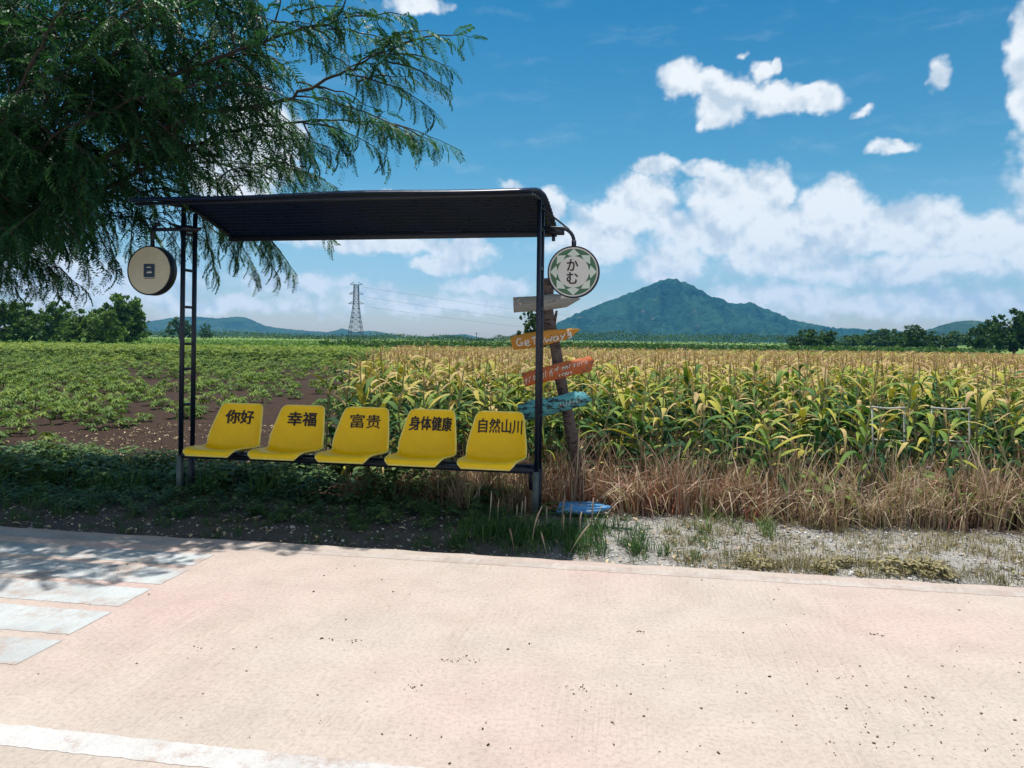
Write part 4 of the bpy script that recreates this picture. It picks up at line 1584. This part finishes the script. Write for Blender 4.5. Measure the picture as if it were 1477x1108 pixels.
CS = [cassava_template(200 + i, 0.17 + 0.04 * (i % 4), 12 + i % 4) for i in range(7)]
CS_ME = [(a.mesh('cassava_plant', M_CASS), b.mesh('stem', M_CSTEM)) for a, b in CS]
CS_FULL = [join(a, b) for a, b in CS]
CS_LO = [join(cassava_template(240 + i, 0.36, 5)[0]) for i in range(3)]
kr = np.random.default_rng(41)
kp = []
y = 8.75
while y < 46:
    for x in np.arange(-0.80 * y - 2, corn_edge(y) - 0.35 + 0.04 * (y - 8), 0.62):
        thin = 0.62 if y < 12 else (0.74 if y < 32 else 0.85)
        # bare soil towards the corn
        bare = np.exp(-((x - corn_edge(y) + 1.4) / 1.3) ** 2) * 0.65
        if kr.random() < thin - bare - 0.6 * (np.sin(x * 0.9 + y * 0.5) + np.sin(x * 0.37 - y * 0.8) > 0.3):
            kp.append((x + kr.normal(0, .10), y + kr.normal(0, .12)))
    y += 0.62 if y < 25 else 0.75
kp = np.array(kp)
inv = np.abs(kp[:, 0]) < 0.70 * kp[:, 1] + 0.2
order = np.argsort(kp[:, 1] + np.where(inv, 0, 1000))
for i in order[:300]:
    x, y = kp[i]
    a, b = CS_ME[int(kr.integers(0, 7))]
    o = bpy.data.objects.new('cassava_plant', a)
    COL.objects.link(o)
    s = kr.uniform(0.75, 1.25) * (0.85 if y < 11 else 1.0)
    o.location = (x, y, float(gheight(x, y)))
    o.rotation_euler = (kr.normal(0, .08), kr.normal(0, .08), kr.uniform(0, 6.28))
    o.scale = (s, s, s)
    tag(o, 'small light green cassava plant in the nearer rows left of the corn', 'cassava plant', 'cassava plants in the nearer rows')
    ch = bpy.data.objects.new('stem', b)
    COL.objects.link(ch)
    ch.parent = o
g = Geo()
rest = kp[order[300:]]
kk = kr.integers(0, 7, len(rest))
for w in range(7):
    m = kk == w
    n = m.sum()
    scatter(g, CS_FULL[w], np.stack([rest[m, 0], rest[m, 1], gheight(rest[m, 0], rest[m, 1])], -1), kr.uniform(0, 6.28, n), kr.uniform(0.8, 1.25, n), kr.normal(0, .08, n), 0.12 * np.sin(rest[m, 0] * 0.5 + rest[m, 1] * 0.3) + kr.normal(0.0, .17, n))
n = 5000
y = 46 + 16 * kr.random(n)
x = corn_edge(y) - 0.5 - (0.8 * y + 2 + corn_edge(y)) * kr.random(n) ** 0.95
kk = kr.integers(0, 3, n)
for w in range(3):
    m = kk == w
    scatter(g, CS_LO[w], np.stack([x[m], y[m], gheight(x[m], y[m])], -1), kr.uniform(0, 6.28, m.sum()), kr.uniform(1.2, 1.9, m.sum()), None, kr.normal(0.1, .12, m.sum()))
tag(g.build('cassava_field', M_CASS), 'rows of low light green cassava crop across the middle of the brown field', 'crop', None, 'stuff')


# ---- grasses and weeds along the verge
def tuft_template(seed, n, h0, h1, w, spread, bend, t0, t1, droop=0.35):
    r = np.random.default_rng(seed)
    gg = Geo()
    for _ in range(n):
        az_ = r.uniform(0, 6.28)
        h = r.uniform(h0, h1)
        b = r.uniform(0.1, 1) * bend
        t = np.linspace(0, 1, 5)
        out = h * b * t ** 1.7
        z = h * (t - droop * b * t ** 3)
        o_ = r.normal(0, spread, 2)
        pts = np.stack([o_[0] + np.cos(az_) * out, o_[1] + np.sin(az_) * out, z], -1)
        ww = w * r.uniform(0.6, 1.3) * np.array([0.9, 1, 0.85, 0.55, 0.1])
        fa = az_ + 1.57 + r.normal(0, .5)
        gg.ribbon(pts, ww, (math.cos(fa), math.sin(fa), 0), np.clip(r.uniform(t0, t1) + 0.1 * t, 0, 1))
    return gg.arrays()


def weed_template(seed, n, h):
    r = np.random.default_rng(seed)
    gg = Geo()
    for _ in range(n):
        az_, el_ = r.uniform(0, 6.28), r.uniform(0.1, 1.2)
        z0 = r.uniform(0.1, 1) * h
        d = np.array([math.cos(az_) * math.cos(el_), math.sin(az_) * math.cos(el_), math.sin(el_) * 0.5])
        L_ = r.uniform(0.05, 0.12)
        p = np.array([r.normal(0, .06), r.normal(0, .06), z0]) + d * 0.05
        sd = np.array([-math.sin(az_), math.cos(az_), 0.0])
        t = np.array([0, 0.4, 0.75, 1])
        pts = p + d * (L_ * t)[:, None] + np.array([0, 0, -1.0]) * (0.4 * L_ * t ** 2)[:, None]
        gg.ribbon(pts, np.array([0.1, 1, 0.8, 0.08]) * L_ * 0.45, sd, np.clip(0.3 + 0.4 * z0 / h + r.normal(0, .12), 0, 1))
    return gg.arrays()


gr = np.random.default_rng(51)


def put(geo, templs, X, Y, s0, s1, dt=None, z=None):
    kk = gr.integers(0, len(templs), len(X))
    for w in range(len(templs)):
        m = kk == w
        n = m.sum()
        if n:
            scatter(geo, templs[w], np.stack([X[m], Y[m], gheight(X[m], Y[m])], -1), gr.uniform(0, 6.28, n), gr.uniform(s0, s1, n), gr.normal(0, .1, n),
                    None if dt is None else np.broadcast_to(dt, X.shape)[m] + gr.normal(0, .08, n))


def uv_rand(n, u0, u1, v0, v1):
    u, v = gr.uniform(u0, u1, n), gr.uniform(v0, v1, n)
    p = np.array([rd(a, b) for a, b in zip(u, v)])
    return p[:, 0], p[:, 1]


# dry straw in front of the corn
DRY = [tuft_template(300 + i, 26, 0.18, 0.52, 0.008, 0.07, 0.9, 0.05, 0.85, 0.5) for i in range(5)]
DRYT = [tuft_template(310 + i, 14, 0.30, 0.66, 0.010, 0.06, 0.55, 0.3, 0.9, 0.5) for i in range(4)]
g = Geo()
def patchy(X, Y, thr, seed=77):
    return hsum(X, Y, seed, [(0.9, 0.5), (0.37, 0.4)]) > thr


def clear_board(X, Y):
    return ~((X > 0.25) & (X < 1.05) & (Y < 7.12))


X, Y = uv_rand(900, -1.9, 6.5, 6.80, 7.7)
m = patchy(X, Y, -0.08) & clear_board(X, Y)
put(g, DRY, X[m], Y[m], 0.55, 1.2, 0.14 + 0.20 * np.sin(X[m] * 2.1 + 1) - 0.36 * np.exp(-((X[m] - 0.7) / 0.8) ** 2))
X, Y = uv_rand(330, -1.0, 6.5, 6.9, 7.8)
m = patchy(X, Y, -0.1, 78) & clear_board(X, Y)
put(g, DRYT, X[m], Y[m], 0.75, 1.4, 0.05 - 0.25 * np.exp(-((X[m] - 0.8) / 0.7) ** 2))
# bent dry stalks, lodged every way
STKT = [tuft_template(320 + i, 5, 0.30, 0.70, 0.013, 0.10, 1.1 + 0.2 * (i % 3), 0.45, 0.95, 0.7) for i in range(5)]
X, Y = uv_rand(420, -0.2, 6.5, 6.95, 7.7)
m = clear_board(X, Y)
put(g, STKT, X[m], Y[m], 0.6, 1.1, 0.0)
X, Y = uv_rand(120, -2.9, -1.0, 7.0, 7.7)
put(g, DRY, X, Y, 0.35, 0.75, -0.05)
tag(g.build('dry_grass', M_DRY), 'tangled reddish and straw coloured dry grass in front of the corn', 'grass', None, 'stuff')
# green weeds on the left verge and under the seats
WD = [weed_template(330 + i, 46, 0.20) for i in range(5)]
GT = [tuft_template(340 + i, 22, 0.12, 0.30, 0.008, 0.05, 0.9, 0.2, 0.7, 0.5) for i in range(4)]
g = Geo()
X, Y = uv_rand(300, -8.5, -2.2, 6.95, 8.3)
put(g, WD, X, Y, 0.6, 1.3, 0.0)
X, Y = uv_rand(170, -8.5, -3.4, 6.8, 8.2)
put(g, GT, X, Y, 0.6, 1.3, 0.05)
X, Y = uv_rand(90, 0.9, 6.3, 7.0, 7.8)
m = patchy(X, Y, 0.15, 79)
put(g, WD, X[m], Y[m], 0.7, 1.6, 0.25)
X, Y = uv_rand(70, -2.6, -1.0, 7.0, 7.9)
put(g, WD, X, Y, 0.5, 1.0, 0.1)
X, Y = uv_rand(150, -8.5, -4.8, 5.75, 6.9)
put(g, GT, X, Y, 0.25, 0.6, -0.1)
X, Y = uv_rand(1000, -7.5, 0.2, 5.5, 6.9)
m = patchy(X, Y, -0.1, 81)
put(g, GT, X[m], Y[m], 0.12, 0.42, -0.05)
X, Y = uv_rand(420, -7.5, -0.4, 6.0, 7.1)
put(g, WD, X, Y, 0.25, 0.6, -0.05)
X, Y = uv_rand(110, -1.35, 0.15, 5.62, 6.35)
put(g, GT, X, Y, 0.35, 0.85, -0.05)
X, Y = uv_rand(26, 0.0, 0.75, 5.62, 6.5)
put(g, GT, X, Y, 0.25, 0.6, 0.15)
X, Y = uv_rand(9, 0.62, 1.2, 6.35, 6.95)
put(g, GT, X, Y, 0.5, 0.9, 0.25)
tag(g.build('verge_weeds', M_WEED), 'green weeds and grass tufts growing along the verge around the shelter', 'weeds', None, 'stuff')
# low olive weeds at the road edge on the right and thin growth on the gravel
OL = [weed_template(350 + i, 70, 0.15) for i in range(4)]
OG = [tuft_template(355 + i, 24, 0.03, 0.10, 0.005, 0.06, 1.0, 0.1, 0.9, 0.4) for i in range(4)]
g = Geo()
uc = np.array([0.95, 1.55, 2.05, 2.9, 3.05, 3.75])
X, Y = [], []
for u in uc:
    for _ in range(int(gr.integers(3, 8))):
        a, b, _z = rd(u + gr.normal(0, .10), 5.56 + abs(gr.normal(0, .13)))
        X.append(a)
        Y.append(b)
put(g, OL, np.array(X), np.array(Y), 0.12, 0.70, 0.15)
X, Y = uv_rand(420, 0.4, 6.0, 5.50, 5.85)
put(g, OG, X, Y, 0.4, 1.0, 0.0)
X, Y = uv_rand(700, 0.3, 6.0, 5.6, 6.95)
m = patchy(X, Y, -0.3, 80)
put(g, OG, X[m], Y[m], 0.3, 1.2, 0.25)
tag(g.build('olive_weeds', M_OLIVE), 'low olive and straw weeds along the road edge on the sunny gravel', 'weeds', None, 'stuff')
# tall pale seed stalks standing in the shaded grass by the right post
g = Geo()
STK = [(703, 765, 4, 56), (719, 760, 3, 40), (742, 762, 2, 34), (748, 760, 4, 38), (755, 762, 1, 46), (762, 775, 12, 26), (768, 790, 22, 60), (793, 765, -1, 34), (807, 775, 8, 62), (812, 780, 2, 38), (821, 772, 4, 45), (843, 782, 3, 44), (853, 778, 4, 60), (742, 790, -8, 28), (820, 795, 34, 40), (790, 797, -10, 30)]
for (x, y, dx, hh) in STK:
    D = 1718.0 / (y + (CX - x) * ROLL - CY)
    b = np.array(P(x, y, D))
    t_ = np.array(P(x + dx, y - hh, D + gr.normal(0, .03)))
    b[2] = float(gheight(b[0], b[1])) - 0.01
    tt_ = np.linspace(0, 1, 7)[:, None]
    c = b + (t_ - b) * tt_
    c[:, 0] += 0.02 * np.sin(tt_[:, 0] * 2.2) * gr.normal()
    g.tube(c, [0.003, 0.003, 0.0028, 0.003, 0.0062, 0.0072, 0.003], 5, 0.80 + 0.1 * gr.normal())
tag(g.build('seed_stalks', M_DRY), 'thin pale grass seed stalks standing in the shade by the right post', 'grass', None, 'stuff')

# gravel and fallen leaves
st = []
for i in range(6):
    r = np.random.default_rng(400 + i)
    V = np.array([[x, y, z] for x in (-1, 1) for y in (-1, 1) for z in (-1, 1)], float)
    V = V / np.linalg.norm(V, axis=1)[:, None] * r.uniform(0.7, 1.25, (8, 1)) * (1.0, 0.8, 0.55)
    st.append((V, np.array([[0, 1, 3, 2], [4, 6, 7, 5], [0, 4, 5, 1], [2, 3, 7, 6], [0, 2, 6, 4], [1, 5, 7, 3]]), np.full(8, 0.5)))
g = Geo()
X, Y = uv_rand(9000, -6.5, 6.0, 5.43, 7.0)
m = (X > 0.3) | (gr.random(len(X)) < 0.35)
X, Y = X[m], Y[m]
kk = gr.integers(0, 6, len(X))
ss = np.clip(gr.lognormal(-4.75, 0.5, len(X)), 0.004, 0.024)
for w in range(6):
    m = kk == w
    scatter(g, st[w], np.stack([X[m], Y[m], gheight(X[m], Y[m]) + ss[m] * 0.2], -1), gr.uniform(0, 6.28, m.sum()), ss[m], gr.normal(0, .3, m.sum()), gr.normal(0.05, .2, m.sum()))
tag(g.build('gravel', M_PEBBLE), 'loose pale grey gravel covering the verge beside the road', 'gravel', None, 'stuff')
lt = []
for i in range(4):
    r = np.random.default_rng(420 + i)
    gg = Geo()
    t = np.linspace(0, 1, 4)
    gg.ribbon(np.stack([0 * t, t - .5, 0.12 * np.sin(t * 3) + 0.1 * r.random() * t], -1), [0.05, 0.34, 0.28, 0.05], (1, 0, 0.2 * r.normal()), 0.5, fold=0.15)
    lt.append(gg.arrays())
g = Geo()
X, Y = uv_rand(4200, -9, 1.4, 5.45, 12.5)
m = (road_v(X, Y) < 7.4) | (X < corn_edge(Y))
X, Y = X[m], Y[m]
kk = gr.integers(0, 4, len(X))
for w in range(4):
    m = kk == w
    scatter(g, lt[w], np.stack([X[m], Y[m], gheight(X[m], Y[m]) + 0.012], -1), gr.uniform(0, 6.28, m.sum()), gr.uniform(0.02, 0.075, m.sum()), gr.normal(0, .3, m.sum()), gr.normal(0.05, .35, m.sum()))
X, Y = uv_rand(2600, 0.2, 6.0, 5.45, 7.1)
kk = gr.integers(0, 4, len(X))
for w in range(4):
    m = kk == w
    scatter(g, lt[w], np.stack([X[m], Y[m], gheight(X[m], Y[m]) + 0.01], -1), gr.uniform(0, 6.28, m.sum()), gr.uniform(0.01, 0.045, m.sum()), gr.normal(0, .4, m.sum()), gr.normal(-0.1, .35, m.sum()))
# specks, seeds and small clumps on the road
n = 560
u = np.concatenate([gr.uniform(-3.5, 3.6, 200), gr.normal(1.4, 0.9, n - 200)])
v = np.concatenate([gr.uniform(2.7, 5.2, 200), gr.normal(3.25, 0.40, n - 200)])
cl = [(-1.57, 3.75), (-1.42, 3.74), (-0.86, 3.62), (-0.80, 3.60), (-0.76, 3.66), (-0.22, 3.42), (-2.15, 3.52), (0.07, 4.15), (-0.95, 3.30), (1.35, 4.35), (1.75, 4.25)]
for a, b in cl:
    k = int(gr.integers(5, 13))
    u = np.concatenate([u, a + gr.normal(0, .030, k)])
    v = np.concatenate([v, b + gr.normal(0, .018, k)])
p = np.array([rd(a, b) for a, b in zip(u, v)])
ok = (v > 2.2) & (v < 5.4)
p = p[ok]
kk = gr.integers(0, 4, len(p))
for w in range(4):
    m = kk == w
    sz = np.clip(gr.lognormal(-5.75, 0.5, m.sum()), 0.0016, 0.0070)
    scatter(g, st[w], np.stack([p[m, 0], p[m, 1], sz * 0.3 + 0.001], -1), gr.uniform(0, 6.28, m.sum()), np.stack([sz * 1.5, sz * 1.1, sz * 0.7], -1), gr.normal(0, .1, m.sum()), -0.28 + gr.normal(0, .12, m.sum()))
for _ in range(0):
    a, b, _z = rd(gr.uniform(-3.3, 3.4), gr.uniform(2.75, 5.2))
    d0 = gr.uniform(0, 6.28)
    c = [(a, b, 0.007)]
    for k in range(5):
        d0 += gr.normal(0, .5)
        c.append((c[-1][0] + 0.02 * math.cos(d0), c[-1][1] + 0.02 * math.sin(d0), 0.007))
    g.tube(c, 0.0013, 4, 0.2, caps=False)
tag(g.build('leaf_litter', M_LITTER), 'dry leaf flecks and small seeds scattered on the road and the shaded verge', 'leaf litter', None, 'stuff')

# ------------------------------------------------------------------ far things: trees, hedge crop, pylon, wires
fr = np.random.default_rng(61)
LEAFQ = np.array([[-0.5, 0, 0], [0, -0.28, 0.05], [0.5, 0, 0], [0, 0.28, 0.05]])


def rand_rot(n):
    q_ = fr.normal(size=(n, 4))
    q_ /= np.linalg.norm(q_, axis=1)[:, None]
    w, x, y, z = q_.T
    return np.stack([np.stack([1 - 2 * (y * y + z * z), 2 * (x * y - z * w), 2 * (x * z + y * w)], -1),
                     np.stack([2 * (x * y + z * w), 1 - 2 * (x * x + z * z), 2 * (y * z - x * w)], -1),
                     np.stack([2 * (x * z - y * w), 2 * (y * z + x * w), 1 - 2 * (x * x + y * y)], -1)], 1)


def crown_geo(lobes, n, leaf, tone):
    """leaf-sized faces spread through lobes (centre, radii), thicker near their skins, with gaps"""
    gg = Geo()
    vol = np.array([r[0] * r[1] * r[2] for _, r in lobes]) ** 0.67
    cnt = (n * vol / vol.sum()).astype(int)
    for (c, r), k in zip(lobes, cnt):
        # clumps on the lobe's skin, leaves round the clumps
        nc = max(8, k // 30)
        d = fr.normal(size=(nc, 3))
        d /= np.linalg.norm(d, axis=1)[:, None]
        cc = np.array(c) + d * np.array(r) * fr.uniform(0.55, 1.0, (nc, 1)) ** 0.6
        ct = fr.normal(0, 0.13, nc)
        w = fr.integers(0, nc, k)
        p = cc[w] + fr.normal(0, 0.13, (k, 3)) * np.array(r)
        M = rand_rot(k)
        scatter_m(gg, (LEAFQ, np.array([[0, 1, 2, 3]]), np.full(4, 0.5)), M, p, leaf * fr.uniform(0.6, 1.4, k), tone + ct[w] + fr.normal(0, .08, k))
    return gg


def far_tree(name, label, x, ybase, ytop, wpx, D, n=2200, tone=0.0, shape='round', cat='tree', group=None):
    b = P(x, ybase, D)
    h = P(x, ytop, D).z
    w = wpx * 1.2 / F_PX * D
    n = int(n * 2.0)
    t = empty(name, (b.x, D, 0.0))
    tag(t, label, cat, group)
    tg_ = Geo()
    hh = max(h, 1.0)
    tg_.tube([(0, 0, -0.1), (0.03 * w, 0, hh * 0.25), (-0.02 * w, 0.02 * w, hh * 0.5), (0.02 * w, 0, hh * 0.78)], [hh * 0.035, hh * 0.028, hh * 0.018, hh * 0.006], 7)
    for k in range(4):
        a = k * 1.6 + 0.4
        tg_.tube([(0, 0, hh * (0.28 + .08 * k)), (0.16 * w * math.cos(a), 0.16 * w * math.sin(a), hh * (0.45 + .08 * k)), (0.30 * w * math.cos(a), 0.30 * w * math.sin(a), hh * (0.55 + .08 * k))], [hh * .015, hh * .01, hh * .004], 5)
    tg_.build('trunk', M_FARBARK, t)
    lobes = []
    m = 9
    for k in range(m):
        a = fr.uniform(0, 6.28)
        rr = fr.uniform(0.15, 0.36)
        zz_ = fr.uniform(0.22, 0.78)
        if shape == 'cone':
            rr *= (1.1 - zz_)
        wid = (1 - 0.45 * abs(zz_ - 0.42) / 0.5)
        lobes.append(((rr * w * math.cos(a) * wid, rr * w * math.sin(a) * wid, zz_ * hh), (w * 0.22 * wid, w * 0.22 * wid, hh * 0.17)))
    lobes.append(((0.04 * w, 0, hh * 0.82), (w * 0.24, w * 0.24, hh * 0.16)))
    lobes.append(((-0.05 * w, 0.1 * w, hh * 0.45), (w * 0.36, w * 0.36, hh * 0.30)))
    lobes.append(((0.22 * w, -0.1 * w, hh * 0.25), (w * 0.24, w * 0.24, hh * 0.18)))
    lobes.append(((-0.25 * w, -0.1 * w, hh * 0.27), (w * 0.22, w * 0.22, hh * 0.18)))
    crown_geo(lobes, n, 0.085 * math.sqrt(w * hh) * 0.9, 0.0 + tone).build('crown', M_FAR, t)
    return t


GL, GRT = 'trees beyond the cassava field', 'trees beyond the cornfield'
far_tree('broadleaf_tree', 'dark tree at the left edge of the far tree row under the overhanging branches', 6, 495, 432, 58, 106, 2600, 0.18, group=GL)
far_tree('broadleaf_tree', 'dark tree second from the left in the far tree row', 38, 495, 437, 46, 112, 2200, 0.21, group=GL)
far_tree('broadleaf_tree', 'narrow upright tree with a pointed crown in the middle of the left tree row', 77, 495, 434, 40, 108, 2200, 0.26, group=GL)
far_tree('broadleaf_tree', 'darker tree behind the pointed one in the left tree row', 95, 494, 434, 34, 125, 1500, 0.11, group=GL)
far_tree('broadleaf_tree', 'low light green bushy tree between the pointed tree and the tall domed one', 114, 495, 446, 46, 104, 2200, 0.42, group=GL)
far_tree('broadleaf_tree', 'tallest domed tree at the right end of the left tree row', 174, 494, 424, 74, 118, 3600, 0.24, group=GL)
far_tree('broadleaf_tree', 'leafy green tree in front of the tall domed tree', 152, 496, 446, 52, 103, 2400, 0.36, group=GL)
far_tree('broadleaf_tree', 'lone dark tree seen through the left ladder post before the hills', 258, 490, 457, 40, 240, 1300, -0.12)
far_tree('broadleaf_tree', 'small thin tree just right of the left ladder post before the hills', 297, 490, 466, 18, 250, 700, -0.08)
far_tree('small_tree', 'small dark tree rising behind the signpost log', 770, 500, 441, 44, 58, 1300, -0.10)
RT = [(1162, 511, 474, 46, 150, -.10, 'dark bushy tree at the left end of the right hand trees'), (1192, 511, 475, 32, 165, -.02, 'smaller tree leaning beside the dark bushy one at the mountain foot'),
      (1228, 510, 482, 40, 260, .05, 'low hazy green tree between the mountain foot and the dark round trees'), (1255, 509, 476, 32, 230, .02, 'hazy mid green tree left of the dark round tree'),
      (1280, 509, 472, 34, 215, -.02, 'tall thin topped tree just left of the dark round tree'), (1318, 511, 468, 52, 150, -.12, 'dark round tree with a full crown beyond the corn'),
      (1348, 511, 477, 36, 152, -.10, 'lower dark tree touching the right side of the round tree'), (1378, 511, 478, 40, 260, .06, 'pale green tree in the gap before the right hill'),
      (1412, 512, 466, 34, 140, -.10, 'dark tree left of the big one at the right edge'), (1430, 512, 455, 26, 150, -.04, 'slender open topped tree beside the big one at the right edge'),
      (1462, 513, 446, 62, 125, -.10, 'big dark tree at the right edge of the picture')]
for x, yb, yt, w, D, tone, lab in RT:
    far_tree('broadleaf_tree', lab, x, yb, yt, w, D, 2000, tone, group=GRT)
far_tree('broadleaf_tree', 'dark tree cut by the right edge of the picture', 1505, 514, 438, 66, 130, 1500, -0.1, group=GRT)

# the wood line at the foot of the hills reads as one mass
g = Geo()
n = 40000
xs_ = fr.uniform(-330, 420, n)
Yd = 430 + fr.uniform(-60, 60, n)
hgt = 2.9 + 2.8 * np.clip((xs_ - 20) / 30, 0, 1) + 1.2 * np.sin(xs_ * 0.045) * np.sin(xs_ * 0.017 + 1) + 0.8 * np.sin(xs_ * 0.19 + 2) + 0.6 * np.sin(xs_ * 0.6)
z = fr.random(n) ** 0.8 * np.clip(hgt, 1.4, 7)
scatter_m(g, (LEAFQ, np.array([[0, 1, 2, 3]]), np.full(4, 0.5)), rand_rot(n), np.stack([xs_, Yd, z], -1), fr.uniform(0.5, 1.2, n), -0.1 + 0.15 * np.sin(xs_ * 0.08) + fr.normal(0, .1, n))
tag(g.build('far_woods', M_FAR), 'far dark green wood line at the foot of the hills', 'woods', None, 'stuff')
# rows of a taller dark green crop beyond the fields
g = Geo()
n = 18000
xs_ = np.concatenate([fr.uniform(-30, 30, n // 2), fr.uniform(0, 75, n - n // 2)])
Yd = 112 + fr.uniform(0, 26, n)
keep = xs_ > -29 + (Yd - 112) * -0.25
xs_, Yd = xs_[keep], Yd[keep]
z = fr.uniform(0.0, 1.0, len(xs_)) ** 0.7 * (0.92 + 0.12 * np.sin(xs_ * 1.3 + Yd))
scatter_m(g, (LEAFQ, np.array([[0, 1, 2, 3]]), np.full(4, 0.5)), rand_rot(len(xs_)), np.stack([xs_, Yd, z], -1), fr.uniform(0.35, 0.8, len(xs_)), -0.08 + 0.25 * z / 1.4 + fr.normal(0, .1, len(xs_)))
tag(g.build('hedge_crop', M_FAR), 'dark green rows of a taller crop beyond the fields under the hills', 'crop', None, 'stuff')
# far meadow grass, gives the bright strip on the left its texture
g = Geo()
n = 9000
Yd = 96 + 150 * fr.random(n) ** 1.3
xs_ = -0.72 * Yd - 4 + (0.72 * Yd - 22 + 4) * fr.random(n)
M_MEAD = leafmat('meadow_leaf', [(0.0, (0.06, 0.13, 0.03)), (0.5, (0.14, 0.25, 0.05)), (1.0, (0.26, 0.36, 0.08))], 0.25, 0.7, 0.5)
scatter_m(g, (LEAFQ, np.array([[0, 1, 2, 3]]), np.full(4, 0.5)), rand_rot(n), np.stack([xs_, Yd, fr.uniform(0.0, 0.35, n)], -1), fr.uniform(0.4, 0.9, n), fr.normal(0, .15, n))
tag(g.build('far_meadow', M_MEAD), 'bright green low crop in a strip in front of the left trees and hills', 'meadow', None, 'stuff')
M_TRACK = simple('pale_dirt', (0.46, 0.38, 0.30), 0.95, 0.2, 0.4)
g = Geo()
xa = np.linspace(-66, -44, 40)
ya = 83 + 0.4 * np.sin(xa * 0.5)
g.add(np.concatenate([np.stack([xa, ya, 0 * xa + 0.03], -1), np.stack([xa, ya + 2.0, 0 * xa + 0.03], -1)]), [[i, i + 1, 41 + i, 40 + i] for i in range(39)])
tag(g.build('dirt_track', M_TRACK), kind='structure')

# the lattice pylon and its wires
PD = 480.0
pb, pt = P(513, 491, PD), P(512, 408, PD)
H = pt.z
tower = empty('transmission_tower', (pb.x, PD, 0))
tag(tower, 'grey lattice transmission tower far off before the hills', 'pylon')
M_GALV = simple('dull_galvanised_steel', (0.10, 0.12, 0.13), 0.6, 0.1, 0.5, 0.2, bmp=0)


def half(zf):
    return float(np.interp(zf, [0, 0.42, 0.62, 1.0], [4.6, 2.5, 1.7, 1.35]))


g = Geo()
lv = [0, 0.12, 0.22, 0.31, 0.39, 0.47, 0.55, 0.63, 0.70, 0.77, 0.84, 0.91, 0.97]
cn = [(-1, -1), (1, -1), (1, 1), (-1, 1)]
TR = 0.13
for a, b in cn:
    g.tube([(a * half(z), b * half(z), z * H) for z in lv], TR * 1.25, 5)
for z0, z1 in zip(lv[:-1], lv[1:]):
    for k in range(4):
        (a, b), (c, d) = cn[k], cn[(k + 1) % 4]
        h0, h1 = half(z0), half(z1)
        g.tube([(a * h0, b * h0, z0 * H), (c * h1, d * h1, z1 * H)], TR * .8, 4)
        g.tube([(c * h0, d * h0, z0 * H), (a * h1, b * h1, z1 * H)], TR * .8, 4)
        g.tube([(a * h1, b * h1, z1 * H), (c * h1, d * h1, z1 * H)], TR * .8, 4)
g.build('lattice_mast', M_GALV, tower)
ARM = [(0.97, 4.0), (0.80, 4.6), (0.63, 5.0)]
for zf, ln_ in ARM:
    g = Geo()
    for sg_ in (-1, 1):
        for b in (-1, 1):
            g.tube([(sg_ * half(zf), b * half(zf), zf * H), (sg_ * ln_, 0, zf * H)], TR, 4)
            g.tube([(sg_ * half(zf), b * half(zf), zf * H + 1.6), (sg_ * ln_, 0, zf * H)], TR, 4)
    g.build('cross_arm', M_GALV, tower)
WL = ['topmost thin power line running right from the lattice tower', 'middle thin power line running right from the lattice tower', 'lowest thin power line running right from the lattice tower']
for (zf, ln_), y2, lab in zip(ARM, (465, 477, 486), WL):
    a = Vector((pb.x + ln_, PD, zf * H - 1.5))
    b = P(960, y2, 1000)
    t = np.linspace(0, 1, 30)[:, None]
    c = np.array(a) + (np.array(b) - np.array(a)) * t
    c[:, 2] -= 9.0 * (4 * t * (1 - t))[:, 0] * 0.5
    g = Geo()
    g.tube(c, np.linspace(0.05, 0.10, 30), 4)
    tag(g.build('power_line', M_GALV), lab, 'power line', 'power lines from the tower')
ub = P(687, 496, 300)
up = empty('utility_pole', (ub.x, 300, 0))
tag(up, 'thin grey utility pole standing in the far wood line left of the signs', 'pole')
hp = P(687, 479, 300).z
g = Geo()
g.tube([(0, 0, -0.1), (0, 0, hp)], [0.17, 0.13], 8)
g.build('shaft', M_GALV, up)
g = Geo()
g.box((0, 0, hp - 0.6), (1.7, 0.12, 0.14))
g.build('crossbar', M_GALV, up)

# ------------------------------------------------------------------ haze
g = Geo()
g.box((0, 2050, 174), (8800, 5000, 351))
hz, nt, b = new_mat('air_haze')
nt.nodes.remove(b)
pv = N(nt, 'ShaderNodeVolumePrincipled')
pv.inputs['Color'].default_value = (0.12, 0.51, 1.0, 1)
pv.inputs['Density'].default_value = 1.2e-4
pv.inputs['Anisotropy'].default_value = 0.1
L(nt, pv.outputs[0], nt.nodes['Material Output'].inputs['Volume'])
tag(g.build('haze', hz), kind='stuff')
S.cycles.volume_bounces = 0
S.cycles.max_bounces = 8
S.cycles.transparent_max_bounces = 8
